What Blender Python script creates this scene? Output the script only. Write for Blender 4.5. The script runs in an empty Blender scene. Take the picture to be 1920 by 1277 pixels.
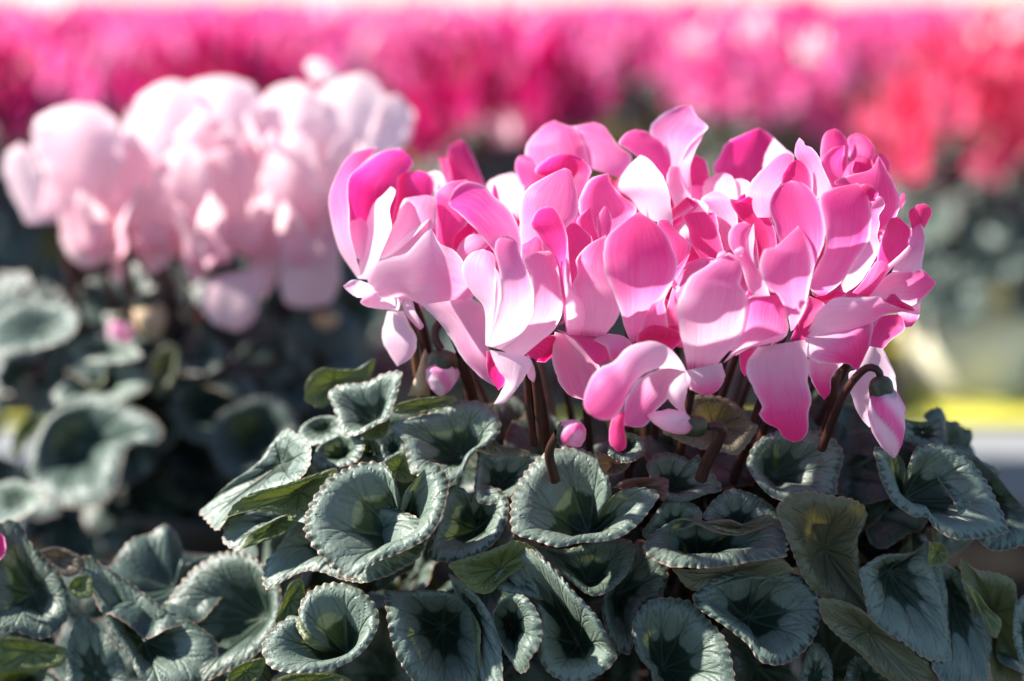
import bpy, math, random
import numpy as np
from mathutils import Vector

# ------------------------------------------------------------------ camera
SC = bpy.context.scene
CAMZ = 0.42
FPX = 3200.0                      # focal length in photo pixels (60 mm on 36 mm, 1920 px)
HORIZON = -15.0
PITCH = math.atan((638.5 - HORIZON) / FPX)
FOCUS_Y = 0.655
cam = bpy.data.cameras.new('camera')
camo = bpy.data.objects.new('camera', cam)
SC.collection.objects.link(camo)
camo.location = (0, 0, CAMZ)
camo.rotation_euler = (math.pi / 2 - PITCH, 0, 0)
cam.lens = 60.0; cam.sensor_width = 36.0
cam.clip_start = 0.01; cam.clip_end = 2000
cam.dof.use_dof = True
cam.dof.focus_distance = FOCUS_Y / math.cos(PITCH) * 1.015
cam.dof.aperture_fstop = 3.0
SC.camera = camo

# ------------------------------------------------------------------ world + sun
SUN_DIR = Vector((-0.75, 0.06, 0.64)).normalized()      # towards the sun: left, behind, up
W = bpy.data.worlds.new('World'); SC.world = W; W.use_nodes = True
wn = W.node_tree
bg = wn.nodes['Background']
sky = wn.nodes.new('ShaderNodeTexSky'); sky.sky_type = 'NISHITA'; sky.sun_disc = False
sky.sun_elevation = math.asin(SUN_DIR.z)
sky.sun_rotation = math.atan2(SUN_DIR.x, SUN_DIR.y)
sky.air_density = 1.0; sky.dust_density = 0.1; sky.ozone_density = 2.0; sky.altitude = 1200
wn.links.new(sky.outputs[0], bg.inputs[0]); bg.inputs[1].default_value = 0.076
sl = bpy.data.lights.new('sun', 'SUN'); sl.energy = 4.7; sl.angle = math.radians(1.6); sl.color = (1.0, 0.94, 0.85)
slo = bpy.data.objects.new('sun', sl); SC.collection.objects.link(slo)
slo.rotation_euler = (-SUN_DIR).to_track_quat('-Z', 'Y').to_euler()
slo.location = (-2, 1.5, 3)
SC.view_settings.view_transform = 'Standard'; SC.view_settings.look = 'None'
SC.view_settings.gamma = 1.0; SC.view_settings.use_curve_mapping = False
SC.view_settings.exposure = 1.58
SC.cycles.max_bounces = 8; SC.cycles.transmission_bounces = 6; SC.cycles.diffuse_bounces = 4

# ------------------------------------------------------------------ pixel -> ray helpers
FWD = np.array([0, math.cos(PITCH), -math.sin(PITCH)])
UPV = np.array([0, math.sin(PITCH), math.cos(PITCH)])
CAM = np.array([0, 0, CAMZ])
FR = {  # tracing frames: origin in photo pixels and enlargement
 'F': (0, 0, 1.0), 'Z1': (600, 260, 3.547), 'Z2': (820, 320, 3.547), 'Z3': (1000, 340, 3.547), 'Z4': (1060, 560, 3.547),
 'Z5': (1220, 340, 3.547), 'Z6': (1460, 360, 3.547), 'Z7': (1340, 560, 3.1925), 'Z8': (640, 520, 2.902),
 'Z9': (960, 190, 3.547), 'Z10': (1320, 220, 3.1925), 'Q5': (360, 780, 2.569), 'Q6': (900, 780, 2.569),
 'Q7': (1380, 780, 2.569), 'Q8': (0, 560, 1.781), 'N': (0, 80, 2.201)}
def photo(fr, pts):
    ox, oy, s = FR[fr]
    a = np.array([q[:2] for q in pts], float)
    return a / s + np.array([ox, oy])
def rays(px):
    px = np.asarray(px, float)
    x = (px[..., 0] - 960) / FPX; y = (638.5 - px[..., 1]) / FPX
    d = FWD + y[..., None] * UPV
    d[..., 0] += x
    return d
def at(px, Y):
    d = rays(px)
    return CAM + d * (np.asarray(Y) / d[..., 1])[..., None]
def smooth(pts, n):
    p = np.asarray(pts, float)
    p = np.vstack([2 * p[0] - p[1], p, 2 * p[-1] - p[-2]])
    out = []
    for i in range(1, len(p) - 2):
        p0, p1, p2, p3 = p[i - 1:i + 3]
        t = np.linspace(0, 1, 14, endpoint=False)[:, None]
        out.append(.5 * (2 * p1 + (p2 - p0) * t + (2 * p0 - 5 * p1 + 4 * p2 - p3) * t ** 2 + (3 * p1 - p0 - 3 * p2 + p3) * t ** 3))
    c = np.vstack(out + [p[-2][None]])
    L = np.concatenate([[0], np.cumsum(np.linalg.norm(np.diff(c, axis=0), axis=1))])
    u = np.linspace(0, L[-1], n)
    return np.stack([np.interp(u, L, c[:, k]) for k in range(c.shape[1])], 1)
def sstep(a, b, x):
    t = np.clip((x - a) / (b - a), 0, 1)
    return t * t * (3 - 2 * t)

# ------------------------------------------------------------------ object helpers
COL = SC.collection
def wpos(o):
    p = Vector((0, 0, 0))
    while o is not None:
        p += o.location; o = o.parent
    return p
def empty(name, loc, parent=None, label=None, cat=None, group=None):
    o = bpy.data.objects.new(name, None); COL.objects.link(o); o.empty_display_size = 0.02
    loc = Vector(loc)
    if parent is not None:
        o.parent = parent; o.location = loc - wpos(parent)
    else:
        o.location = loc
    if label: o['label'] = label; o['category'] = cat
    if group: o['group'] = group
    return o
def mesh_data(name, V, F, mats, attrs=None, uv=None, mi=None):
    me = bpy.data.meshes.new(name)
    V = np.asarray(V, np.float32); F = np.asarray(F, np.int32)
    k = F.shape[1]
    me.vertices.add(len(V)); me.vertices.foreach_set('co', V.ravel())
    me.loops.add(F.size); me.loops.foreach_set('vertex_index', F.ravel())
    me.polygons.add(len(F)); me.polygons.foreach_set('loop_start', np.arange(0, F.size, k, dtype=np.int32))
    me.polygons.foreach_set('use_smooth', np.ones(len(F), bool))
    for m in (mats if isinstance(mats, (list, tuple)) else [mats]): me.materials.append(m)
    if mi is not None: me.polygons.foreach_set('material_index', np.asarray(mi, np.int32))
    for a, val in (attrs or {}).items():
        at_ = me.attributes.new(a, 'FLOAT', 'POINT'); at_.data.foreach_set('value', np.asarray(val, np.float32).ravel())
    if uv is not None:
        l = me.uv_layers.new(name='UVMap'); l.data.foreach_set('uv', np.asarray(uv, np.float32)[F.ravel()].ravel())
    me.update(calc_edges=True); me.validate()
    return me
def mk(name, V, F, mats, parent=None, **kw):
    V = np.asarray(V, float)
    base = np.array(wpos(parent)) if parent is not None else np.zeros(3)
    o = bpy.data.objects.new(name, mesh_data(name, V - base, F, mats, **kw)); COL.objects.link(o)
    if parent is not None: o.parent = parent
    return o
def grid_faces(nv, nu, closed=False):
    a = np.arange(nv * nu).reshape(nv, nu)
    if closed: a = np.concatenate([a, a[:, :1]], 1)
    return np.stack([a[:-1, :-1], a[:-1, 1:], a[1:, 1:], a[1:, :-1]], -1).reshape(-1, 4)
def tube(pts, radii, n=12, sub=20, cap=True):
    p = smooth(pts, sub) if len(pts) > 2 else np.linspace(pts[0], pts[1], sub)
    r = np.interp(np.linspace(0, 1, sub), np.linspace(0, 1, len(radii)), radii)
    T = np.gradient(p, axis=0); T /= np.linalg.norm(T, axis=1)[:, None]
    ref = np.array([0.31, 0.9, 0.17])
    A = np.cross(T, ref); A /= np.linalg.norm(A, axis=1)[:, None]
    B = np.cross(T, A)
    th = np.linspace(0, 2 * np.pi, n, endpoint=False)
    V = p[:, None] + r[:, None, None] * (np.cos(th)[None, :, None] * A[:, None] + np.sin(th)[None, :, None] * B[:, None])
    return V.reshape(-1, 3), grid_faces(sub, n, True)

# ------------------------------------------------------------------ materials
def newmat(name):
    m = bpy.data.materials.new(name); m.use_nodes = True
    nt = m.node_tree; nt.nodes.clear()
    out = nt.nodes.new('ShaderNodeOutputMaterial')
    return m, nt, out
def N(nt, t, **kw):
    n = nt.nodes.new(t)
    for k, v in kw.items(): setattr(n, k, v)
    return n
def attr(nt, name):
    n = N(nt, 'ShaderNodeAttribute'); n.attribute_name = name
    return n.outputs['Fac']
def math_(nt, op, a, b=None, clamp=False):
    n = N(nt, 'ShaderNodeMath', operation=op, use_clamp=clamp)
    for i, x in enumerate((a, b)):
        if x is None: continue
        if isinstance(x, (int, float)): n.inputs[i].default_value = x
        else: nt.links.new(x, n.inputs[i])
    return n.outputs[0]
def mixc(nt, fac, a, b):
    n = N(nt, 'ShaderNodeMix', data_type='RGBA')
    for i, x in ((0, fac), (6, a), (7, b)):
        if isinstance(x, (int, float)): n.inputs[i].default_value = x
        elif isinstance(x, tuple): n.inputs[i].default_value = (*x, 1)
        else: nt.links.new(x, n.inputs[i])
    return n.outputs[2]
def noise(nt, vec, scale, detail=3, rough=.55):
    n = N(nt, 'ShaderNodeTexNoise'); n.inputs['Scale'].default_value = scale
    n.inputs['Detail'].default_value = detail; n.inputs['Roughness'].default_value = rough
    nt.links.new(vec, n.inputs['Vector'])
    return n.outputs['Fac']
def mapping(nt, vec, scale):
    n = N(nt, 'ShaderNodeMapping'); n.inputs['Scale'].default_value = scale
    nt.links.new(vec, n.inputs['Vector'])
    return n.outputs[0]
def ramp(nt, fac, stops):
    n = N(nt, 'ShaderNodeValToRGB'); cr = n.color_ramp
    while len(cr.elements) > 1: cr.elements.remove(cr.elements[-1])
    cr.elements[0].position = stops[0][0]; cr.elements[0].color = (*stops[0][1], 1)
    for p, c in stops[1:]:
        e = cr.elements.new(p); e.color = (*c, 1)
    nt.links.new(fac, n.inputs[0])
    return n.outputs[0]
def bump(nt, h, strength, dist):
    n = N(nt, 'ShaderNodeBump'); n.inputs['Strength'].default_value = strength; n.inputs['Distance'].default_value = dist
    nt.links.new(h, n.inputs['Height'])
    return n.outputs[0]

def petal_material(name, stops, trans=.6, streak=.2, eye=(0.42, .015, .2)):
    m, nt, out = newmat(name)
    uv = N(nt, 'ShaderNodeTexCoord').outputs['UV']; gen = N(nt, 'ShaderNodeTexCoord').outputs['Object']
    st = noise(nt, mapping(nt, uv, (26, 1.6, 1)), 1.0, 4, .6)
    st2 = noise(nt, mapping(nt, uv, (70, 5, 1)), 1.0, 2, .5)
    pk = attr(nt, 'pk')
    k = math_(nt, 'ADD', pk, math_(nt, 'MULTIPLY', math_(nt, 'SUBTRACT', st, .5), streak * 1.5))
    k = math_(nt, 'ADD', k, math_(nt, 'MULTIPLY', math_(nt, 'SUBTRACT', st2, .5), streak * .8))
    k = math_(nt, 'ADD', k, math_(nt, 'MULTIPLY', math_(nt, 'SUBTRACT', noise(nt, gen, 45, 2), .5), .25))
    k = math_(nt, 'SUBTRACT', k, math_(nt, 'MULTIPLY', attr(nt, 'edge'), .6), clamp=True)  # edge paled to imitate light catching the petal rim
    col = ramp(nt, k, stops)
    col = mixc(nt, math_(nt, 'MULTIPLY', attr(nt, 'eye'), math_(nt, 'MULTIPLY', st2, 1.7), clamp=True), col, eye)
    b = bump(nt, math_(nt, 'ADD', st, math_(nt, 'MULTIPLY', noise(nt, gen, 1400, 2), .3)), .35, .0005)
    p = N(nt, 'ShaderNodeBsdfPrincipled'); p.inputs['Roughness'].default_value = .5
    p.inputs['Specular IOR Level'].default_value = .3
    p.inputs['Sheen Weight'].default_value = .15; p.inputs['Sheen Roughness'].default_value = .4
    t = N(nt, 'ShaderNodeBsdfTranslucent')
    hs = N(nt, 'ShaderNodeHueSaturation'); hs.inputs['Saturation'].default_value = 1.05; hs.inputs['Value'].default_value = 1.0
    nt.links.new(col, hs.inputs['Color'])
    for s_ in (p.inputs['Base Color'],): nt.links.new(col, s_)
    nt.links.new(hs.outputs[0], t.inputs['Color'])
    nt.links.new(b, p.inputs['Normal']); nt.links.new(b, t.inputs['Normal'])
    mx = N(nt, 'ShaderNodeMixShader'); mx.inputs[0].default_value = trans
    nt.links.new(p.outputs[0], mx.inputs[1]); nt.links.new(t.outputs[0], mx.inputs[2])
    nt.links.new(mx.outputs[0], out.inputs[0])
    return m
M_PINK = petal_material('petal_pink', [(0, (.92, .75, .85)), (.17, (.92, .57, .75)), (.38, (.92, .30, .58)), (.6, (.90, .12, .40)), (.85, (.76, .045, .22)), (1, (.68, .02, .11))])
M_PALE = petal_material('petal_pale', [(0, (.95, .77, .80)), (.4, (.93, .56, .66)), (1, (.84, .42, .58))], streak=.15)
M_HOT = petal_material('petal_hot', [(0, (.90, .42, .68)), (.4, (.86, .10, .38)), (1, (.36, .006, .06))])  # dark end carries shade of the front flowers, pale end backlit tops
M_CORAL = petal_material('petal_coral', [(0, (.88, .36, .5)), (.4, (.82, .10, .22)), (1, (.68, .02, .06))])

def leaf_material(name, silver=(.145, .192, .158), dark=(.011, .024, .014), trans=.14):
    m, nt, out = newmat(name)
    obj = N(nt, 'ShaderNodeTexCoord').outputs['Object']
    uv = N(nt, 'ShaderNodeTexCoord').outputs['UV']
    n1 = noise(nt, obj, 130, 4, .6); n2 = noise(nt, obj, 520, 3, .6)
    sil = math_(nt, 'ADD', attr(nt, 'sil'), math_(nt, 'MULTIPLY', math_(nt, 'SUBTRACT', n1, .5), .55), clamp=True)
    sil = ramp(nt, sil, [(.12, (0, 0, 0)), (.72, (1, 1, 1))])
    base = mixc(nt, n1, dark, tuple(x * 1.9 for x in dark))
    silc = mixc(nt, n2, tuple(x * .8 for x in silver), tuple(x * 1.12 for x in silver))
    col = mixc(nt, sil, base, silc)
    col = mixc(nt, math_(nt, 'MULTIPLY', attr(nt, 'vein'), .5), col, (.14, .19, .15))
    col = mixc(nt, math_(nt, 'MULTIPLY', attr(nt, 'rim'), .7), col, (.36, .22, .16))
    # underside
    ut = attr(nt, 'ut')
    und = ramp(nt, ut, [(0, (.115, .150, .035)), (.45, (.12, .125, .07)), (.75, (.14, .095, .075)), (1, (.13, .022, .028))])
    und = mixc(nt, math_(nt, 'MULTIPLY', n1, .6), und, (.075, .1, .05))
    und = mixc(nt, math_(nt, 'MULTIPLY', attr(nt, 'vein'), .5), und, (.05, .055, .03))
    und = mixc(nt, math_(nt, 'MULTIPLY', attr(nt, 'rim'), .7), und, (.36, .18, .12))
    geo = N(nt, 'ShaderNodeNewGeometry')
    fc = mixc(nt, geo.outputs['Backfacing'], col, und)
    rel = math_(nt, 'ADD', math_(nt, 'MULTIPLY', n1, .5), math_(nt, 'MULTIPLY', n2, .25))
    rel = math_(nt, 'SUBTRACT', rel, math_(nt, 'MULTIPLY', attr(nt, 'vein'), .8))
    b = bump(nt, rel, .75, .0016)
    p = N(nt, 'ShaderNodeBsdfPrincipled')
    nt.links.new(fc, p.inputs['Base Color']); nt.links.new(b, p.inputs['Normal'])
    rr = N(nt, 'ShaderNodeMapRange'); rr.inputs[3].default_value = .36; rr.inputs[4].default_value = .58
    nt.links.new(n2, rr.inputs[0]); nt.links.new(rr.outputs[0], p.inputs['Roughness'])
    p.inputs['Specular IOR Level'].default_value = .48
    t = N(nt, 'ShaderNodeBsdfTranslucent')
    nt.links.new(mixc(nt, math_(nt, 'ADD', math_(nt, 'MULTIPLY', sil, .75), geo.outputs['Backfacing'], clamp=True), (.03, .05, .008), mixc(nt, ut, (.20, .27, .035), (.20, .08, .04))), t.inputs['Color']); nt.links.new(b, t.inputs['Normal'])
    mx = N(nt, 'ShaderNodeMixShader'); mx.inputs[0].default_value = trans
    nt.links.new(p.outputs[0], mx.inputs[1]); nt.links.new(t.outputs[0], mx.inputs[2])
    nt.links.new(mx.outputs[0], out.inputs[0])
    return m
M_LEAF = leaf_material('leaf_silver')
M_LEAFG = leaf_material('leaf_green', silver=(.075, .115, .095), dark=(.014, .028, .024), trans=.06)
def simple(name, c0, c1, scale=60, rough=.5, spec=.4, bumpd=0.0, trans=0, detail=4):
    m, nt, out = newmat(name)
    obj = N(nt, 'ShaderNodeTexCoord').outputs['Object']
    n1 = noise(nt, obj, scale, detail, .6)
    p = N(nt, 'ShaderNodeBsdfPrincipled')
    nt.links.new(mixc(nt, ramp(nt, n1, [(.3, (0, 0, 0)), (.7, (1, 1, 1))]), c0, c1), p.inputs['Base Color'])
    p.inputs['Roughness'].default_value = rough; p.inputs['Specular IOR Level'].default_value = spec
    if bumpd: nt.links.new(bump(nt, n1, .6, bumpd), p.inputs['Normal'])
    sh = p.outputs[0]
    if trans:
        p.inputs['Subsurface Weight'].default_value = trans; p.inputs['Subsurface Radius'].default_value = (.004, .002, .001)
    nt.links.new(sh, out.inputs[0])
    return m
M_STEM = simple('stem_skin', (.025, .007, .006), (.06, .018, .013), 160, .45, .4, .0005, .1)
M_STEMB = simple('stem_brown', (.09, .04, .02), (.17, .075, .038), 160, .45, .4, .0005, .1)
M_CALYX = simple('calyx_green', (.02, .025, .014), (.085, .085, .04), 220, .5, .4, .0006)
M_DRY = simple('withered', (.42, .28, .16), (.62, .47, .32), 160, .7, .2, .0006, .2)
M_SOIL = simple('potting_soil', (.012, .009, .007), (.035, .026, .018), 180, .95, .1, .004)
M_POT = simple('cream_plastic', (.70, .66, .47), (.78, .73, .54), 18, .42, .45, 0, .15)
M_POTD = simple('dark_plastic', (.02, .02, .02), (.035, .033, .03), 30, .5, .4)
M_MOSS = simple('yellow_green_board', (.42, .40, .05), (.60, .56, .10), 22, .75, .2, .002)
M_RAIL = simple('grey_rail', (.20, .21, .22), (.28, .29, .30), 25, .5, .4, .0008)
M_WOOD = simple('dark_board', (.018, .017, .016), (.04, .036, .033), 30, .8, .2, .002)
M_FARSHEET = simple('pale_far_tone', (.44, .5, .56), (.5, .56, .62), 8, .9, .1)  # bluish pale tone standing in for brightness near the horizon
M_GROUND = simple('ground_soil', (.02, .018, .016), (.04, .036, .032), 8, .95, .1, .01)
# ------------------------------------------------------------------ builders
RNG = np.random.default_rng(11)
def traced_petal(flower, fr, L, tip, R, Y=(0, 0, 0), p=(.1, .6), b=.18, tw=None, eye=0., mat=None, refY=None, name='petal', rip=1.0, edge=1.0, grain=1.0):
    """One petal: its two edges (base to tip) as seen, its own depth along the length (cm behind the focus plane), cupped by b of its width."""
    nv, nu = 30, 17
    mat = mat or M_PINK
    ref = FOCUS_Y if refY is None else refY
    Lc = smooth(photo(fr, list(L) + [tip]), nv); Rc = smooth(photo(fr, list(R) + [tip]), nv)
    v = np.linspace(0, 1, nv)[:, None]; s = np.linspace(-1, 1, nu)[None, :]
    se = np.sign(s) * (1 - (1 - abs(s)) ** 1.25)
    px = Lc[:, None] * ((1 - se)[..., None] / 2) + Rc[:, None] * ((1 + se)[..., None] / 2)
    y0, y1, y2 = [q * .01 for q in Y]
    off = y0 * (1 - v) * (1 - 2 * v) + 4 * y1 * v * (1 - v) + y2 * v * (2 * v - 1)
    w = np.linalg.norm(Lc - Rc, axis=1)[:, None] * ref / FPX
    wm = w.max()
    if tw is None: tw = RNG.uniform(-.5, .5)
    ph = RNG.uniform(0, 6.3, 4)
    jit = (np.sin(v * 23 + ph[2]) * .5 + np.sin(v * 41 + ph[0]) * .35 + np.sin(v * 67 + ph[3]) * .25) * .016 * rip
    jv = (Rc - Lc)[:, None] * (jit * np.sign(s) * abs(s) ** 6 * np.sin(np.pi * v) ** .5)[..., None]
    px = px + jv
    D = ref + off - 1.45 * b * w * (1 - s ** 2) + tw * .01 * s * np.sin(np.pi * np.clip(v * .9 + .1, 0, 1))
    rp = np.sin(v * 9 + ph[0] + 1.2 * s) * .5 + np.sin(v * 17 + ph[1] + np.sign(s) * 2) * .35 + .25 * np.sin(v * 31 + ph[2])
    D = D + rip * .035 * wm * rp * abs(s) ** 2.5 * np.sin(np.pi * np.clip(v, .02, 1)) ** .5
    D = D + rip * .011 * wm * np.sin(s * 5.5 + ph[3] + v * 2) * np.sin(np.pi * v)
    V = at(px, D).reshape(-1, 3)
    pk = np.minimum(p[0] + (p[1] - p[0]) * sstep(0, .9, v) + .02, .78) + 0 * s
    ed = np.maximum(abs(s) ** 9 + 0 * v, sstep(.94, 1, v) * .7) * edge
    ey = eye * (1 - sstep(.0, .09, v)) + 0 * s
    uv = np.stack([(s * .5 + .5) * grain + 0 * v + ph[0], v + 0 * s + ph[1]], -1).reshape(-1, 2)
    return mk(name, V, grid_faces(nv, nu), mat, flower, attrs={'pk': pk, 'edge': ed, 'eye': ey}, uv=uv)

def leaf_geometry(C, rim, n, d, seed=0, closed=True, nr=26, nth=220, wav=1.0, teeth=.03, silver=1.0, ut=.2, nveins=9):
    """A leaf blade: petiole point C, rim curve (3-D), bowl depth d along n; toothed margin, marbling and veins as attributes."""
    rg = np.random.default_rng(seed)
    R = smooth(np.vstack([rim, rim[:1]]) if closed else rim, nth)
    if closed: R = R[:-1]; nth -= 1
    rho = np.concatenate([np.linspace(0.02, .86, nr - 7), np.linspace(.885, 1, 7)])[:, None]
    th = np.arange(nth)[None, :] / nth
    rad = np.linalg.norm(R - C, axis=1)
    size = np.median(rad)
    nt_ = int(max(24, 46 * np.linalg.norm(np.diff(R, axis=0), axis=1).sum() / .18))
    f = (th * nt_ + .12 * np.sin(th * 60 + seed)) % 1.0
    tooth = (1 - abs(2 * f - 1)) ** .8
    amp = rg.uniform(.6, 1.3, 37); am = np.interp(th[0], np.linspace(0, 1, 37), amp)[None]
    g = rho + teeth * (tooth - .5) * am * sstep(.9, 1, rho)
    P = C + (R - C)[None] * g[..., None]
    hn = .08 * rho + .97 * sstep(.0, .86, rho) - .05 * rho ** 8
    ph = rg.uniform(0, 6.3, 4)
    und = (.030 * np.sin(2 * np.pi * th * 3 + ph[0]) + .012 * np.sin(2 * np.pi * th * 7 + ph[1]) + .004 * np.sin(2 * np.pi * th * 17 + ph[2])) * size * wav * sstep(.35, 1, rho)
    # veins
    va = (np.arange(nveins) + .5 + rg.uniform(-.16, .16, nveins)) / nveins
    dd = np.min([abs(((th - a_ + .5) % 1) - .5) for a_ in va], axis=0)         # distance in turns to the nearest main vein
    cell = dd * nveins * 2                                                    # 0 at vein, 1 between
    width = .0042 + 0 * rho
    dist = dd * 2 * np.pi * rho
    vein = np.exp(-(dist / (.013 + .010 * (1 - rho))) ** 2) * (1 - sstep(.55, .95, rho))
    br = np.zeros_like(vein)
    for k, a_ in enumerate(va):
        for sg in (-1, 1):
            for r0 in (.32, .52):
                t = np.clip((rho - r0) / .38, 0, 1)
                aa = a_ + sg * (.36 / nveins) * t ** 1.1
                dq = abs(((th - aa + .5) % 1) - .5) * 2 * np.pi * rho
                br = np.maximum(br, np.exp(-(dq / .011) ** 2) * (rho > r0) * (rho < r0 + .36) * .5)
    vein = np.clip(np.maximum(vein, br), 0, 1)
    und = und - .010 * size * vein * (rho > .08) + .012 * size * cell * sstep(.15, .5, rho) * (1 - sstep(.85, 1, rho))
    hc = ((R - C) @ n)[None]; rs = np.clip(rad / size, .15, 1.4)[None]
    P = P + n * (np.minimum(hc, 1.6 * d + .002) * (hn - rho) + und * rs)[..., None]
    # marbling: dark heart with scalloped edge, silver zone, feathered dark margin
    low = np.interp(th[0], np.linspace(0, 1, 14), np.append(rg.uniform(-.05, .05, 13), 0))[None]
    b_in = .54 + low - .15 * np.sqrt(np.clip(1 - (1 - np.clip(cell, 0, 1)) ** 2, 0, 1))
    spike = abs(((th * nt_ * .9 + .3 * np.sin(th * 41 + ph[3])) % 1.0) * 2 - 1)
    spike2 = abs(((th * nt_ * 1.9 + ph[1]) % 1.0) * 2 - 1)
    b_out = .87 + low * .5 + .10 * spike ** 1.3 + .03 * spike2
    sil = sstep(b_in - .015, b_in + .035, rho) * (1 - sstep(b_out - .04, b_out + .03, rho) * rg.uniform(.2, .75))
    sil = sil * (.82 + .18 * np.sin(rho * 9 + ph[0]))
    lace = .3 * sstep(.55, .8, rho) * (1 - spike2) 
    sil = np.clip(sil - lace * .6, 0, 1) * silver
    sil = np.maximum(sil, .0)
    rimv = sstep(.978, .999, rho + .006 * tooth) + 0 * th
    V = P.reshape(-1, 3)
    V = np.vstack([V, C + 0 * n])
    F4 = grid_faces(nr, nth, closed)
    att = {'sil': np.append((sil + 0 * th).ravel(), .1), 'vein': np.append(vein.ravel(), .6), 'rim': np.append(rimv.ravel(), 0), 'ut': np.full(len(V), ut)}
    uv = np.vstack([np.stack([rho * np.cos(2 * np.pi * th), rho * np.sin(2 * np.pi * th)], -1).reshape(-1, 2), [[0, 0]]])
    return V, F4, att, uv
def orient(V, F, n):
    """Turn all faces so that the leaf's upper side looks along n."""
    a, b_, c = V[F[:, 0]], V[F[:, 1]], V[F[:, 2]]
    s = np.cross(b_ - a, c - a) @ n
    return F if s.sum() > 0 else F[:, ::-1]
LEAF_I = [0]
def traced_leaf(plant, fr, cen, rim, Y=0., n=(0, -.72, .69), d=1.4, under=False, closed=True, silver=1.0, ut=.2, mat=None, wav=1.0, refY=None, teeth=.034, lift=None, nth=330):
    LEAF_I[0] += 1
    ref = (FOCUS_Y if refY is None else refY) + Y * .01
    n = np.array(n, float); n /= np.linalg.norm(n)
    px = photo(fr, rim); cp = photo(fr, [cen])[0]
    mid = at(px.mean(0)[None], np.array([ref]))[0]
    dr = rays(px); t = ((mid - CAM) @ n) / (dr @ n)
    hl = np.array([(r[2] if len(r) > 2 else 0.) for r in rim]) * .01
    dd = d * .0125
    dist = np.linalg.norm(px - cp, axis=1)
    if not closed:
        ends = np.zeros(len(px)); ends[:3] = 1; ends[-3:] = 1
        hl = hl - dd * (1 - sstep(.12, .8, dist / np.median(dist))) * ends
    t = ((mid - CAM) @ n + hl) / (dr @ n)
    R3 = CAM + dr * t[:, None]
    dc = rays(cp[None])[0]
    C = CAM + dc * (((mid - CAM) @ n - dd) / (dc @ n))
    V, F, att, uv = leaf_geometry(C, R3, n, dd, seed=LEAF_I[0] * 7 + 3, closed=closed, silver=silver, ut=ut, wav=wav, teeth=teeth, nth=nth)
    F = orient(V, F, n if not under else -n)
    return mk('leaf', V, F, mat or M_LEAF, plant, attrs=att, uv=uv)
def heart_rim(r, rg):
    a = np.radians(np.linspace(8, 352, 24))
    k = r * (1 - .10 * np.cos(a) + .06 * np.cos(2 * a)) * (1 + rg.uniform(-.05, .05, 24))
    k[0] *= .45; k[-1] *= .45; k[1] *= .85; k[-2] *= .85
    return np.stack([np.cos(a) * k, np.sin(a) * k], 1)
def frame_of(n, roll):
    n = np.array(n, float); n /= np.linalg.norm(n)
    a = np.cross(n, [0.2, .3, .93]); a /= np.linalg.norm(a); b = np.cross(n, a)
    c, s = math.cos(roll), math.sin(roll)
    return n, a * c + b * s, -a * s + b * c
def free_leaf(plant, pos, n, r, seed, d=.010, silver=1.0, ut=.2, mat=None, nr=16, nth=96, parentless=False):
    rg = np.random.default_rng(seed)
    n, a, b = frame_of(n, rg.uniform(0, 6.3))
    h = heart_rim(r, rg)
    R = np.array(pos) + h[:, :1] * a + h[:, 1:] * b + n * (rg.uniform(-.12, .12, 24) * r)[:, None]
    C = np.array(pos) - n * d + a * r * .12
    V, F, att, uv = leaf_geometry(C, R, n, d, seed=seed, closed=False, nr=nr, nth=nth, silver=silver, ut=ut, wav=1.3)
    F = orient(V, F, n)
    if parentless: return V, F, att, uv
    return mk('leaf', V, F, mat or M_LEAF, plant, attrs=att, uv=uv)

def petal_free(az, size, rg, flare=.35, nv=16, nu=9, p=(.15, .75)):
    """A reflexed petal of a nodding flower whose mouth is at the origin, petals swept up."""
    v = np.linspace(0, 1, nv)[:, None]; s = np.linspace(-1, 1, nu)[None, :]
    cr = smooth(np.array([[.10, 0], [.30, -.06], [.44, .12], [.42, .50], [.46 + flare * .5, .86], [.50 + flare, 1.08]]) * size, nv)
    w = size * .42 * (np.sin(np.pi * np.clip(v, 0, 1) ** .72 * .93 + .10) ** .8)
    tw = rg.uniform(-.5, .5)
    ang = az + tw * v + (s * w / (cr[:, :1] + .3 * size)) * .95
    rr = cr[:, :1] + size * (.05 * np.sin(v * 8 + rg.uniform(0, 6)) * abs(s) ** 2 + .12 * (s ** 2) * rg.uniform(-.6, .9))
    P = np.stack([rr * np.cos(ang), rr * np.sin(ang), cr[:, 1:] - size * .10 * s ** 2 * v + 0 * ang], -1)
    pk = p[0] + (p[1] - p[0]) * sstep(0, .9, v) + 0 * s
    at_ = {'pk': pk.ravel(), 'edge': (abs(s) ** 8 + 0 * v).ravel(), 'eye': ((1 - sstep(0, .1, v)) * .8 + 0 * s).ravel()}
    uv = np.stack([s * .5 + .5 + 0 * v + az, v + 0 * s], -1).reshape(-1, 2)
    return P.reshape(-1, 3), grid_faces(nv, nu), at_, uv
def rot(tilt, dirz):
    ct, st = math.cos(tilt), math.sin(tilt); c, s = math.cos(dirz), math.sin(dirz)
    A = np.array([[ct, 0, st], [0, 1, 0], [-st, 0, ct]]); B = np.array([[c, -s, 0], [s, c, 0], [0, 0, 1]])
    return B @ A
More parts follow.
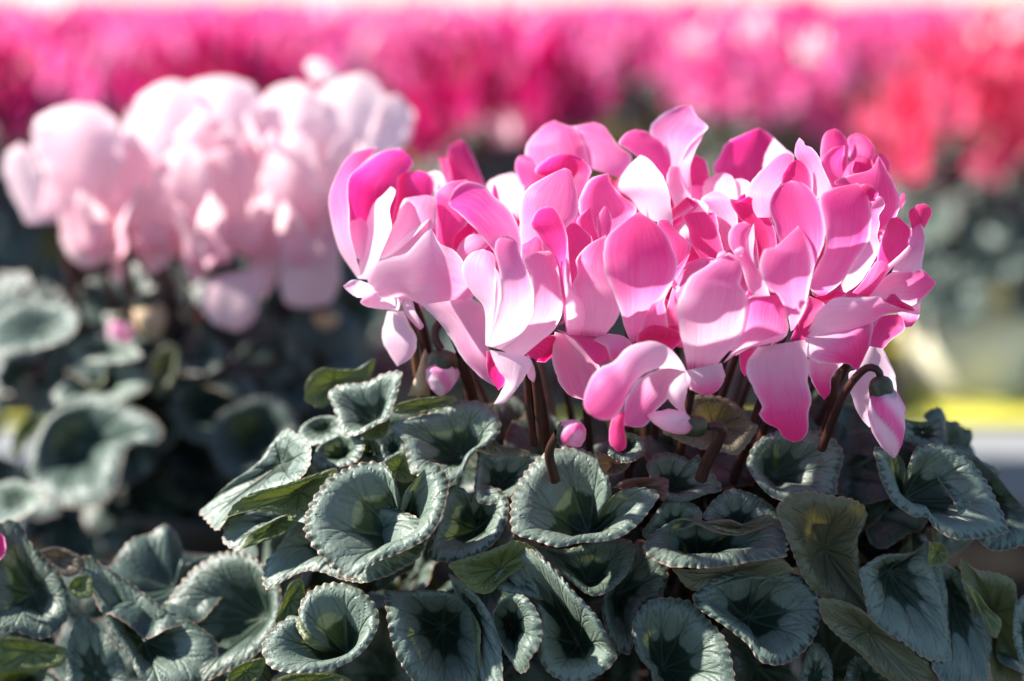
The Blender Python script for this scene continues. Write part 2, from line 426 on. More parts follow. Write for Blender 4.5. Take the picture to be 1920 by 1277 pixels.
def free_flower(plant, pos, size, seed, mat, p=(.15, .75), root=None, flare=.35, tilt=None):
    rg = np.random.default_rng(seed)
    fl = empty('flower', pos, plant)
    M = rot(rg.uniform(0, .45) if tilt is None else tilt, rg.uniform(0, 6.3))
    for k in range(5):
        V, F, a, uv = petal_free(k * 2 * math.pi / 5 + rg.uniform(-.15, .15), size * rg.uniform(.9, 1.08), rg, flare + rg.uniform(-.2, .2), p=(p[0] + rg.uniform(-.1, .1), p[1] + rg.uniform(-.15, .15)))
        mk('petal', V @ M.T + np.array(pos), F, mat, fl, attrs=a, uv=uv)
    if root is not None:
        top = np.array(pos) + M @ np.array([0, 0, size * .25])
        V, F = tube([root, (np.array(root) * .45 + top * .55) + [0, 0, .01], top], [.0021, .0018, .0015], 8, 14)
        mk('stem', V, F, M_STEM, fl)
    return fl
def stem(parent, fr, pts, Ys, r=(.003, .0024), mat=None, refY=None):
    ref = FOCUS_Y if refY is None else refY
    P = at(photo(fr, pts), ref + np.array(Ys) * .01)
    V, F = tube(P, [q * .8 for q in r], 12, 28)
    return mk('stem', V, F, mat or M_STEM, parent)
def bud_body(parent, A, B, rmax, twist=2.6, mat=None, p=(.05, .5), bands=3, name='bud_petals', prof=None):
    A, B = np.array(A), np.array(B)
    ax = B - A; Ln = np.linalg.norm(ax); ax /= Ln
    n, a, b = frame_of(ax, 0.)
    nv, nu = 34, 40
    v = np.linspace(0, 1, nv)[:, None]; th = np.linspace(0, 2 * np.pi, nu, endpoint=False)[None]
    pr = prof or [(0, .35), (.12, .75), (.35, 1), (.6, .9), (.82, .55), (.95, .22), (1, .03)]
    r = rmax * np.interp(v, [q[0] for q in pr], [q[1] for q in pr])
    f = (th * bands / (2 * np.pi) + twist * v * bands / 6.3) % 1.0
    r = r * (1 + .16 * (f - .5) * sstep(.0, .2, v))
    P = A + ax * (Ln * v)[..., None] + (r * np.cos(th))[..., None] * a + (r * np.sin(th))[..., None] * b
    pk = p[0] + (p[1] - p[0]) * (sstep(.3, .75, f) * (1 - sstep(.93, 1., f))) * (.65 + .5 * np.sin(th + 3 * v))
    at_ = {'pk': pk.ravel(), 'edge': np.zeros(nv * nu), 'eye': (.5 * (1 - sstep(0, .14, v)) + 0 * th).ravel()}
    uv = np.stack([th / 6.3 + 0 * v, v + 0 * th], -1).reshape(-1, 2)
    return mk(name, P.reshape(-1, 3), grid_faces(nv, nu, True), mat or M_PINK, parent, attrs=at_, uv=uv)
def calyx(parent, A, B, r, spread=1.0):
    """Five pointed sepals clasping the bud base, from A (stem) towards B."""
    A, B = np.array(A), np.array(B)
    ax = B - A; Ln = np.linalg.norm(ax); ax /= Ln
    n, a, b = frame_of(ax, .4)
    nv, nu = 12, 50
    v = np.linspace(0, 1, nv)[:, None]; th = np.linspace(0, 2 * np.pi, nu, endpoint=False)[None]
    lobe = abs(((th * 5 / (2 * np.pi)) % 1) * 2 - 1)
    ln = .72 + .28 * (1 - lobe) ** .8
    rr = r * np.interp(v, [0, .12, .4, .8, 1], [.25, .75, 1., 1.03 * spread, 1.0 * spread]) * (1 + .06 * (1 - lobe))
    P = A + ax * (Ln * v * ln)[..., None] + (rr * np.cos(th))[..., None] * a + (rr * np.sin(th))[..., None] * b
    return mk('calyx', P.reshape(-1, 3), grid_faces(nv, nu, True), M_CALYX, parent)
def lathe(name, prof, mat, loc=(0, 0, 0), parent=None, n=48):
    th = np.linspace(0, 2 * np.pi, n, endpoint=False)
    pr = np.array(prof)
    V = np.stack([pr[:, :1] * np.cos(th), pr[:, :1] * np.sin(th), pr[:, 1:] + 0 * th], -1).reshape(-1, 3) + np.array(loc)
    return mk(name, V, grid_faces(len(pr), n, True), mat, parent)
def box(name, c, s, mat, parent=None, bev=.003):
    import bmesh
    bm = bmesh.new(); bmesh.ops.create_cube(bm, size=1)
    for v in bm.verts: v.co = Vector((v.co.x * s[0], v.co.y * s[1], v.co.z * s[2]))
    if bev: bmesh.ops.bevel(bm, geom=bm.edges[:], offset=bev, segments=2, affect='EDGES', profile=.5)
    me = bpy.data.meshes.new(name); bm.to_mesh(me); bm.free(); me.materials.append(mat)
    o = bpy.data.objects.new(name, me); COL.objects.link(o)
    base = wpos(parent) if parent is not None else Vector((0, 0, 0))
    if parent is not None: o.parent = parent
    o.location = Vector(c) - base
    return o
def pot(loc, r, h, mat, label, group):
    P = empty('plant_pot', loc, None, label, 'plant pot', group)
    k = .72
    lathe('pot_wall', [(.002, .002), (r * k, 0), (r * k + .001, .002), (r * .96, h * .86), (r * .93, h * .86), (r * k - .004, .006)], mat, loc, P)
    lathe('pot_rim', [(r * .955, h * .84), (r, h * .845), (r * 1.02, h * .99), (r * 1.0, h), (r * .96, h * .99), (r * .935, h * .86)], mat, loc, P)
    lathe('soil', [(r * .945, h * .88), (r * .6, h * .90), (.001, h * .92)], M_SOIL, loc, P)
    return P
# ------------------------------------------------------------------ setting
g = mk('ground', [(-150, -20, -.75), (150, -20, -.75), (150, 400, -.75), (-150, 400, -.75)], [(0, 1, 2, 3)], M_GROUND); g['kind'] = 'structure'
pt = mk('far_pale_sheet', [(-150, 9, -.746), (150, 9, -.746), (150, 400, -.746), (-150, 400, -.746)], [(0, 1, 2, 3)], M_FARSHEET); pt['kind'] = 'structure'  # pale sheet added beyond the bed to brighten the strip below the sky
bn = empty('display_bench', (0, .75, -.75), None, 'dark board bench under the three nearest cyclamen plants', 'bench')
for k in range(6):
    box('plank', (0, .33 + k * .142, -.013), (2.2, .138, .024), M_WOOD, bn)
for x in (-1.0, 1.0):
    for y in (.36, 1.0): box('leg', (x, y, -.39), (.05, .05, .716), M_WOOD, bn)
b2 = empty('display_bench', (0, 3.5, -.75), None, 'bench of yellow-green boards with a grey front rail behind the plants', 'bench')
box('rail', (0, 1.595, -.030), (6.4, .10, .05), M_RAIL, b2)
ys = [(1.655, 1.86)] + [(2.0 + i * .31, 2.0 + i * .31 + .19) for i in range(16)]
for (y0, y1) in ys:
    box('plank', (0, (y0 + y1) / 2, -.012), (6.4, y1 - y0, .024), M_MOSS, b2)
for x in (-3.0, -1., 1., 3.0):
    for y in (1.7, 4.2, 6.7): box('leg', (x, y, -.387), (.06, .06, .72), M_RAIL, b2)
for x in (-3.0, -1., 1., 3.0): box('crossbar', (x, 4.2, -.050), (.05, 5.2, .05), M_RAIL, b2)
tr = empty('added_dark_tray', (-.6, 1.95, 0), None, 'black tray added to darken the boards under the front-row pots on the far bench', 'tray')  # tray added to make the boards dark behind the pale plant
box('tray_floor', (-.78, 2.44, .004), (2.36, 1.54, .006), M_POTD, tr, 0)
for yy_ in (1.675, 3.205): box('tray_edge', (-.78, yy_, .016), (2.36, .008, .03), M_POTD, tr, .002)
for xx_ in (-1.957, .397): box('tray_edge', (xx_, 2.44, .016), (.008, 1.51, .03), M_POTD, tr, .002)
# ------------------------------------------------------------------ the pink cyclamen in focus
CROWN = at(np.array([[1180., 1130.]]), np.array([.75]))[0]; CROWN[2] = .115
hero = empty('cyclamen_plant', CROWN, None, 'pink cyclamen in sharp focus with silver-marbled leaves, front centre', 'plant', 'cyclamen plants')
def F(px, Y, root=None):
    """a flower standing at photo pixel px"""
    pos = at(np.array([px], float), np.array([FOCUS_Y + Y * .01]))[0]
    fl = empty('flower', pos, hero)
    if root != 'none':
        back = pos + np.array([0, .012, .004])
        rt = CROWN + np.array([(pos[0] - CROWN[0]) * .35, (pos[1] - CROWN[1]) * .3, .02])
        V, Fc = tube([rt, rt * .4 + back * .6 + np.array([0, .012, -.01]), back], [.0022, .0019, .0016], 10, 20)
        mk('stem', V, Fc, M_STEM, fl)
    return fl
T = traced_petal
# --- flower at the left end
f = F((712, 545), 4.6, 'none')
T(f, 'Z1', [(250, 930), (120, 720), (60, 440), (85, 300), (200, 110)], (390, 52), [(270, 900), (205, 650), (195, 500), (190, 280), (270, 180)], (5, 5.6, 7.4), (.12, .62), .25, -1.2)
T(f, 'Z1', [(270, 850), (200, 560), (150, 280), (240, 205), (380, 100)], (530, 63), [(450, 850), (490, 560), (540, 420), (575, 250), (622, 170), (592, 110)], (5.6, 7.2, 7.6), (.85, .68), -.2, .6)
T(f, 'Z1', [(190, 760), (185, 640), (200, 560)], (270, 525), [(330, 850), (330, 700), (320, 580)], (5, 5.2, 5.6), (.12, .3), .2, -.4)
T(f, 'Z1', [(252, 930), (262, 800), (300, 600), (350, 440), (420, 372)], (470, 318), [(345, 940), (400, 780), (475, 600), (465, 470), (505, 350)], (4.6, 4.2, 5.0), (.0, .06), .22, -1.5)
T(f, 'Z1', [(470, 700), (480, 560), (508, 400), (515, 262), (560, 230)], (660, 213), [(620, 600), (735, 420), (760, 300), (722, 235)], (6, 7.5, 8), (.85, .7), -.15, .6)
T(f, 'Z1', [(330, 900), (400, 720), (480, 590), (548, 420), (585, 393)], (700, 376), [(430, 870), (600, 760), (745, 620), (775, 480), (757, 390)], (4.6, 4.3, 5.6), (.0, .32), .2, -.8)
T(f, 'Z1', [(355, 830), (450, 740), (600, 600)], (748, 497), [(440, 800), (570, 700), (700, 570)], (4.2, 3.7, 4.4), (.0, .05), .3, -.8)
T(f, 'Z1', [(520, 790), (590, 720), (690, 640)], (740, 580), [(640, 790), (740, 720), (775, 640)], (4.8, 4.6, 4.8), (.3, .6), .1, .5)
T(f, 'Z1', [(318, 1000), (325, 880), (400, 800), (560, 768), (640, 690), (735, 598), (768, 650), (800, 700), (890, 740), (965, 840)], (1035, 1010),
  [(345, 1040), (450, 1062), (560, 1050), (640, 1090), (730, 1130), (860, 1172), (970, 1140)], (4.6, 2.6, 3.4), (.02, .24), .11, .5, rip=.3, grain=.15)
T(f, 'Z1', [(770, 730), (775, 600), (762, 390), (800, 330), (860, 290)], (975, 272), [(880, 750), (900, 650), (980, 560), (1020, 420), (1010, 310)], (5.2, 5.2, 5.6), (.7, .62), .15, -.5)
T(f, 'Z1', [(870, 720), (880, 660), (930, 590)], (990, 555), [(920, 740), (980, 680), (1040, 600)], (5.0, 5.2, 5.2), (1, 1), -.2, .4)
T(f, 'Z1', [(900, 780), (930, 700), (1000, 640)], (1080, 640), [(960, 830), (1050, 760), (1130, 700)], (4.2, 3.9, 4.2), (.2, .4), .25, -.4)
T(f, 'Z1', [(360, 1050), (250, 1055), (180, 1010)], (153, 980), [(370, 1000), (300, 955), (220, 938)], (4.4, 3.8, 3.6), (.02, .12), .25, -.3)
T(f, 'Z1', [(520, 1140), (420, 1135), (320, 1120), (268, 1090)], (290, 1050), [(560, 1060), (450, 1060), (400, 1050), (370, 1015)], (4.4, 3.6, 3.6), (.02, .2), .3, -.3)
T(f, 'Z8', [(250, 185), (220, 320), (250, 400)], (305, 485), [(340, 185), (378, 270), (412, 335), (388, 430)], (4.6, 4.0, 3.8), (.0, .16), .2, -.5)
T(f, 'Z8', [(325, 120), (350, 200), (395, 255)], (428, 287), [(385, 110), (405, 190), (447, 262)], (4.2, 3.6, 3.4), (.0, .15), .3, -.3)
stem(f, 'Z8', [(385, 130), (430, 250), (470, 420), (510, 600), (560, 760)], (4.5, 4.8, 5.2, 5.8, 6.5), (.0028, .0034, .0036))
stem(f, 'Z8', [(360, 190), (395, 330), (410, 480), (440, 640), (480, 760)], (5, 5, 5.3, 5.8, 6.4), (.0018, .0024, .003), M_STEMB)
# withered flower parts beside that stem
w = T(f, 'Z8', [(362, 645), (410, 520), (435, 440)], (455, 385), [(480, 645), (485, 540), (478, 440)], (4.5, 4.2, 4.4), (.0, .1), .3, mat=M_DRY, name='withered_petal')
# --- hot pink upright petals behind it
f = F((860, 345), 10)
T(f, 'Z1', [(860, 330), (848, 150), (850, 70), (880, 40)], (932, 4), [(1110, 330), (1055, 200), (1005, 90), (975, 30)], (10, 11, 12), (.8, .85), .1, .5)
T(f, 'Z1', [(840, 330), (805, 190)], (788, 122), [(890, 320), (845, 140)], (10, 10.5, 11), (.8, .9), .1)
T(f, 'Z1', [(770, 370), (735, 270), (712, 235)], (765, 212), [(850, 330), (838, 280), (805, 228)], (8, 8.5, 9), (.0, .05), .2, -.8)
T(f, 'Z2', [(430, 330), (330, 110), (400, 40)], (500, 12), [(545, 330), (580, 110), (552, 40)], (7.5, 8.5, 9.5), (.0, .03), .18, -1.2)  # near-white tone paints the sun on this petal
T(f, 'Z2', [(480, 330), (495, 290)], (520, 275), [(560, 400), (545, 300)], (7, 7.3, 7.6), (.9, 1), .1)
# --- pale front flower with twisted petals
f = F((950, 660), -.6, 'none')
T(f, 'Z2', [(420, 720), (385, 560), (250, 390), (150, 290), (85, 240)], (72, 215), [(555, 720), (560, 480), (500, 290), (370, 160), (300, 98), (200, 72), (120, 115)], (1.4, .6, -.4), (.35, .62), .16, -.6)
T(f, 'Z2', [(320, 1160), (312, 920), (235, 820), (175, 720), (168, 620), (230, 545)], (305, 522), [(348, 1150), (380, 900), (390, 680), (375, 560)], (-.4, .6, 1.4), (.0, .3), .2, -.9)
T(f, 'Z2', [(325, 1165), (350, 1000), (380, 850), (385, 720)], (380, 640), [(345, 1165), (400, 1000), (425, 850), (415, 700)], (-.6, -.3, .2), (.0, .2), .4, -.5)
T(f, 'Z2', [(330, 1165), (415, 900), (425, 720), (395, 600), (383, 520), (400, 458)], (460, 430), [(425, 1192), (560, 1080), (628, 960), (642, 820), (605, 680), (545, 540), (530, 470)], (-.6, -1.6, -.2), (.0, .44), .14, .5)
T(f, 'Z2', [(420, 1190), (540, 1080), (620, 900), (620, 700), (578, 595), (650, 545)], (740, 533), [(545, 1252), (680, 1142), (792, 1040), (832, 920), (822, 780), (805, 620), (788, 560)], (-.4, -.2, .8), (.0, .36), .16, .5)
T(f, 'Z2', [(560, 640), (540, 515), (600, 470)], (658, 432), [(710, 640), (700, 500), (690, 455)], (1.4, 1.6, 2.), (.4, .55), .1)
T(f, 'Z8', [(805, 395), (850, 500), (893, 560), (865, 630)], (830, 690), [(1000, 425), (1040, 470), (1000, 540), (960, 600), (890, 680)], (-.5, -1.0, -1.4), (.0, .1), .2, -.3)
T(f, 'Z8', [(985, 430), (1000, 490), (1020, 550)], (1048, 572), [(1020, 425), (1050, 490), (1056, 540)], (-.3, -.7, -.9), (.0, .08), .3)
T(f, 'Z8', [(790, 400), (795, 520)], (855, 615), [(870, 430), (893, 560)], (.3, .6, 1.0), (.85, .8), .2)
T(f, 'Z8', [(440, 150), (560, 280), (660, 440), (760, 545)], (850, 600), [(700, 110), (790, 180), (800, 380), (850, 520)], (2.5, 2.8, 2.2), (.12, .32), .12, .6)
T(f, 'Z8', [(1000, 415), (1050, 455)], (1110, 463), [(1090, 320), (1190, 320), (1165, 410)], (.8, 1.2, 1.6), (.9, .9), .15)
stem(f, 'Z8', [(1000, 420), (1045, 480), (1075, 640), (1090, 760), (1105, 900)], (.8, .8, 1.4, 2.2, 3), (.0020, .0032, .0040))
stem(f, 'Z8', [(1010, 540), (1025, 660), (1040, 760), (1060, 900)], (1.6, 2, 2.6, 3.2), (.002, .0032, .0036))
stem(f, 'Z8', [(640, 420), (690, 560), (720, 700), (770, 840)], (4, 4.5, 5, 5.5), (.0032, .0036, .004))
# --- tall petals centre-left
f = F((1090, 640), .4)
T(f, 'Z2', [(560, 620), (545, 350), (558, 180), (610, 108), (760, 20)], (845, -18), [(720, 600), (860, 380), (925, 300), (935, 190), (895, 20), (872, -10)], (2, 2.8, 3.6), (.22, .52), .14, -.5)
T(f, 'Z2', [(862, 1090), (828, 850), (790, 600), (700, 480), (650, 400), (618, 360), (660, 270)], (722, 238), [(885, 1060), (855, 700), (868, 560), (862, 430), (830, 330), (777, 250)], (.4, .5, 1.0), (.4, .68), -.14, .8)
T(f, 'Z2', [(868, 1095), (858, 900), (846, 700), (858, 560)], (864, 470), [(948, 1092), (988, 980), (990, 900), (942, 830), (884, 750), (875, 600)], (.0, -.6, .4), (.06, .32), .16, .6, eye=.6)
T(f, 'Z2', [(900, 800), (870, 560), (850, 380)], (915, 343), [(930, 760), (965, 600), (1032, 470), (985, 400)], (1.6, 2., 2.4), (.6, .6), -.12)
T(f, 'Z2', [(945, 1100), (930, 1000), (900, 770), (932, 690), (918, 600), (930, 572), (1010, 490)], (1122, 428), [(1105, 1107), (1182, 1010), (1218, 920), (1205, 830), (1135, 730), (1112, 560)], (.4, -.3, 1.0), (.02, .52), .13, -.5, eye=.9)
T(f, 'Z3', [(150, 985), (250, 1040), (340, 1130), (400, 1200)], (440, 1225), [(330, 1030), (480, 1060), (515, 1150), (520, 1190)], (.2, -.5, -.4), (.55, .55), -.2, .3)
T(f, 'Z3', [(380, 1050), (480, 1100), (512, 1180)], (530, 1202), [(500, 1012), (600, 1030), (657, 1090), (600, 1140)], (.3, -.6, -.8), (.1, .4), .2)
T(f, 'F', [(1040, 622), (1036, 680), (1060, 735)], (1100, 752), [(1078, 630), (1118, 672), (1128, 720)], (1.5, 1.2, 1.), (.15, .3), .12, .5)
T(f, 'F', [(1000, 655), (1000, 670)], (1020, 678), [(1042, 628), (1048, 650)], (1.2, 1.2, 1.2), (.9, .9), .1)
# --- central big veined petal
f = F((1190, 640), -.2)
T(f, 'Z3', [(650, 1080), (602, 960), (572, 840), (490, 640), (464, 470), (490, 370), (600, 270)], (702, 203), [(690, 1060), (735, 940), (780, 850), (880, 750), (952, 600), (952, 510), (900, 390), (820, 280)], (.2, -1.2, .4), (.25, .70), .10, .3, eye=.7)
T(f, 'Z3', [(880, 640), (870, 420), (825, 272)], (892, 252), [(960, 580), (1035, 480), (1038, 410), (962, 340)], (.8, 1.2, 1.8), (.6, .6), .1)
T(f, 'Z3', [(700, 1060), (728, 930), (788, 820), (870, 742), (880, 690), (950, 580)], (1042, 478), [(900, 980), (885, 880), (875, 780), (955, 640), (1005, 560)], (-.2, -.5, .5), (.35, .45), .15, .3)
T(f, 'Z3', [(900, 960), (885, 860), (945, 660), (1000, 560)], (1110, 508), [(1010, 960), (1020, 720), (1140, 610), (1225, 520)], (.4, .6, 1.2), (.45, .4), -.12)
T(f, 'Z3', [(685, 1075), (700, 1010), (760, 965)], (830, 953), [(900, 1140), (965, 1085), (995, 1030), (930, 985)], (.2, -.5, -.3), (.95, 1), .22, .3)
T(f, 'Z3', [(730, 960), (780, 860)], (868, 765), [(980, 1040), (960, 880)], (.6, .8, 1.), (.7, .7), -.1)
T(f, 'Z3', [(915, 690), (935, 650)], (950, 680), [(955, 740), (975, 705)], (.2, -.1, .2), (.3, .3), .3)
# --- front flower with the pale standing petal and the drooping one
f = F((1315, 690), -1.2)
T(f, 'Z5', [(242, 1250), (225, 1140), (190, 980), (172, 840), (208, 740), (245, 650), (330, 590), (450, 520)], (520, 473), [(415, 1252), (500, 1150), (580, 1070), (622, 920), (642, 830), (637, 740), (592, 690), (612, 590), (580, 510)], (-.8, -2.0, -.6), (.0, .42), .10, .3, eye=1.)
T(f, 'Z5', [(480, 1212), (560, 1100), (610, 940), (645, 780), (720, 765)], (842, 756), [(560, 1155), (650, 1102), (790, 1072), (885, 1045), (914, 990), (910, 870), (922, 810), (892, 770)], (-.6, -1.4, -1.2), (.1, .58), -.10, .6)
T(f, 'Z5', [(560, 1155), (650, 1098), (740, 1060)], (895, 1010), [(570, 1160), (660, 1108), (790, 1080), (880, 1050)], (-.8, -1.8, -1.8), (.0, .1), .4)
T(f, 'Z5', [(700, 790), (640, 690), (600, 560), (525, 430), (522, 340), (560, 290)], (625, 266), [(800, 780), (760, 660), (700, 560), (645, 460), (640, 360), (670, 300)], (.3, -.2, .6), (.2, .5), .16)
T(f, 'Z5', [(690, 620), (645, 480), (640, 380)], (686, 280), [(700, 570), (682, 480), (690, 380)], (-.1, -.2, .3), (.05, .25), .3, -.4)
T(f, 'Z5', [(570, 492), (556, 462)], (600, 430), [(604, 500), (624, 455)], (-.8, -1., -.8), (.1, .3), .3)
T(f, 'Z5', [(432, 525), (450, 480)], (485, 460), [(470, 510), (505, 480)], (-.8, -1., -.8), (.2, .3), .3)
T(f, 'Z4', [(802, 472), (760, 400), (680, 320), (580, 281), (470, 300), (390, 345), (320, 420), (230, 460), (150, 570), (120, 700)], (150, 762),
  [(795, 485), (700, 462), (600, 470), (500, 520), (430, 610), (390, 710), (340, 780), (295, 808), (220, 800)], (-1.2, -3.4, -3.6), (.02, .55), .22, -.5, eye=.3)
T(f, 'Z4', [(640, 462), (500, 530), (420, 640), (390, 740)], (392, 842), [(790, 480), (720, 560), (675, 670), (600, 750), (540, 840), (470, 856)], (-1.2, -1.6, -2.2), (.12, .5), -.14, .3)
T(f, 'Z4', [(390, 740), (310, 800), (293, 950)], (345, 1016), [(395, 760), (392, 860), (408, 960), (390, 1005)], (-2.2, -2.4, -2.6), (.72, .85), .2)
T(f, 'Z4', [(690, 570), (678, 655), (740, 730)], (822, 784), [(800, 480), (812, 600), (792, 690), (800, 750)], (-1.4, -1.8, -1.6), (.0, .08), .15)
T(f, 'Z4', [(790, 480), (785, 560), (830, 602), (900, 632)], (970, 639), [(1040, 428), (1062, 520), (1022, 600)], (-1, -1.3, -1.4), (.0, .5), .15)
# --- right-centre flower
f = F((1490, 620), .2)
T(f, 'Z10', [(520, 1280), (500, 1180), (440, 1060), (385, 1030), (330, 900), (335, 850), (368, 788), (420, 780), (500, 710)], (565, 648), [(535, 1272), (602, 1150), (630, 1020), (645, 920), (630, 800), (590, 700)], (-.2, -1.6, .2), (.3, .5), .12, .4, eye=.5)
T(f, 'Z10', [(520, 1260), (500, 900), (420, 650), (394, 560), (400, 480), (440, 420)], (520, 378), [(545, 1260), (630, 1000), (670, 870), (714, 760), (723, 640), (702, 540), (652, 450), (590, 392)], (.2, -.3, 1.2), (.3, .68), -.12, -.6)
T(f, 'Z10', [(330, 920), (300, 700), (200, 590), (150, 488), (190, 510)], (265, 472), [(430, 880), (430, 700), (370, 560), (315, 500)], (1.8, 2.6, 3.2), (.8, .88), -.15)
T(f, 'Z10', [(320, 600), (250, 470), (272, 400), (350, 310), (430, 235)], (500, 208), [(400, 600), (405, 480), (470, 380), (540, 250)], (2.6, 3.6, 4.6), (.2, .42), .15, -.6)
T(f, 'Z10', [(470, 450), (465, 360), (510, 280)], (560, 250), [(650, 450), (640, 340), (602, 280)], (2.6, 3.2, 3.6), (.85, .8), -.1)
T(f, 'Z10', [(660, 500), (625, 330), (550, 240), (548, 170)], (570, 122), [(770, 430), (712, 300), (685, 230), (645, 182), (606, 168), (596, 145)], (2.4, 3.6, 4.4), (.25, .4), .14, -.8)
# --- flower at the rear, right of centre
f = F((1400, 350), 8)
T(f, 'Z10', [(200, 420), (60, 330), (90, 230), (140, 150), (230, 105)], (330, 62), [(340, 400), (400, 300), (450, 210), (410, 115)], (7, 8, 9), (.62, .85), -.14, .5)
T(f, 'Z10', [(350, 330), (365, 230)], (418, 122), [(450, 260), (540, 235), (480, 180)], (6.6, 7, 7.6), (.0, .1), .15, -1.)
T(f, 'Z10', [(30, 640), (-10, 420), (60, 345)], (120, 328), [(210, 640), (200, 460), (175, 362)], (5, 5.6, 6.2), (.0, .2), .2, -1.)  # colour paled as if in sun
T(f, 'Z10', [(160, 520), (180, 420), (180, 375)], (225, 365), [(260, 480), (280, 420), (268, 385)], (4.8, 5.2, 5.6), (.0, .25), .2, -1.)
T(f, 'Z5', [(360, 560), (262, 400), (240, 290), (213, 225)], (330, 203), [(510, 520), (465, 380), (435, 225), (405, 208)], (2.8, 3.4, 4.), (.6, .62), -.12)
T(f, 'Z5', [(500, 470), (440, 260), (400, 200), (335, 120)], (430, 58), [(580, 430), (580, 260), (540, 120)], (3.6, 4.2, 4.8), (.1, .3), .15, -.7)
T(f, 'Z9', [(1150, 830), (1125, 700)], (1205, 645), [(1300, 800), (1300, 690)], (4.6, 5, 5.4), (.0, .08), .2, -1.2)  # white put in as sunlight on the petal
T(f, 'Z9', [(1100, 900), (1085, 850)], (1140, 805), [(1180, 920), (1172, 850)], (3.6, 3.8, 4), (.0, .05), .2, -1.)
# --- right flower with the wide hanging face
f = F((1545, 545), .8)
T(f, 'Z10', [(700, 1072), (640, 1035), (634, 980), (720, 800), (722, 660), (688, 490), (760, 430)], (920, 393), [(722, 1067), (820, 990), (905, 860), (982, 740), (1004, 600), (992, 520), (965, 430)], (.8, -.5, 1.2), (.3, .64), .12, .4, eye=1.)
T(f, 'Z10', [(930, 430), (945, 402)], (1000, 402), [(1000, 514), (1030, 490), (1042, 445)], (1.0, .6, .9), (.72, .75), .25)
T(f, 'Z10', [(820, 1000), (900, 870), (985, 700), (998, 560), (1010, 510)], (1045, 468), [(840, 1055), (930, 990), (1022, 850), (1052, 760), (1036, 710), (1052, 640), (1046, 590), (1083, 530), (1068, 480)], (.9, .8, 1.8), (.05, .4), .14, .6)
T(f, 'Z10', [(1000, 560), (900, 440), (785, 405), (800, 370), (900, 340), (1000, 310)], (1045, 228), [(1050, 680), (1150, 600), (1173, 490), (1142, 400), (1092, 315)], (2.6, 3.4, 4.2), (.62, .55), .14, .3)
T(f, 'Z6', [(490, 670), (560, 590), (640, 470)], (682, 456), [(600, 700), (685, 590), (724, 510), (712, 470)], (1.2, 1.4, 1.6), (.7, .5), .15)
T(f, 'Z6', [(640, 700), (655, 430), (690, 300), (730, 190)], (790, 163), [(690, 560), (800, 450), (872, 385), (862, 330), (882, 260), (842, 205)], (1.6, 2.2, 2.8), (.6, .75), -.14, .5)
T(f, 'Z6', [(690, 520), (720, 490), (800, 420)], (872, 350), [(700, 570), (770, 490), (850, 420), (878, 380)], (1.4, 1.6, 2.), (.05, .15), .3)
T(f, 'Z10', [(640, 1040), (660, 1070)], (720, 1075), [(720, 1110), (850, 1060), (800, 1040)], (.6, .4, .5), (.98, 1), .2)
# --- little rose-like flower at the top right
f = F((1620, 330), 5)
T(f, 'Z10', [(770, 420), (700, 300), (704, 150), (730, 90)], (780, 68), [(860, 290), (866, 160), (820, 88)], (5, 5.6, 6), (.6, .75), .2)
T(f, 'Z10', [(870, 250), (862, 130)], (912, 93), [(1000, 290), (1024, 190), (972, 118)], (5.4, 6, 6.2), (.6, .78), .2)
T(f, 'Z10', [(1030, 330), (1008, 245)], (1060, 212), [(1100, 350), (1118, 290), (1092, 238)], (5, 5.4, 5.6), (.8, .88), .2)
T(f, 'Z10', [(830, 380), (858, 275)], (930, 225), [(1020, 330), (1005, 260)], (5.1, 5.2, 5.4), (1, .95), -.25)
T(f, 'Z10', [(770, 420), (700, 280), (760, 190)], (842, 168), [(870, 420), (840, 280)], (4.4, 4.8, 5.2), (.5, .62), .2)
T(f, 'Z10', [(800, 400), (850, 300)], (920, 240), [(960, 380), (890, 330), (900, 270)], (4.2, 4.4, 4.8), (.5, .6), .2)
# --- flower at the far right
f = F((1690, 520), 2.5)
T(f, 'Z6', [(730, 580), (800, 430), (865, 340), (878, 240)], (926, 188), [(940, 560), (968, 400), (972, 300), (952, 230)], (2.2, 2.8, 3.4), (.05, .4), .16)
T(f, 'Z6', [(885, 250), (863, 140)], (900, 98), [(945, 200), (925, 110)], (3.2, 3.4, 3.6), (.8, .85), .2)
T(f, 'Z6', [(935, 200), (903, 102)], (965, 73), [(968, 245), (1020, 140), (1002, 95)], (3.2, 3.5, 3.8), (.7, .8), .2)
T(f, 'Z6', [(585, 695), (680, 590), (770, 530), (900, 525), (955, 515)], (1050, 605), [(720, 715), (830, 740), (900, 752), (980, 690)], (1.6, 1.8, 2.4), (.04, .5), .12, .4)
T(f, 'Z6', [(790, 800), (830, 892)], (882, 897), [(945, 735), (932, 830)], (1.8, 2.2, 2.4), (.1, .6), .15)
T(f, 'Z6', [(600, 1045), (620, 920), (680, 830)], (800, 812), [(690, 1048), (752, 980), (834, 918), (828, 850)], (1.6, 1.9, 2.0), (.6, .68), -.12)
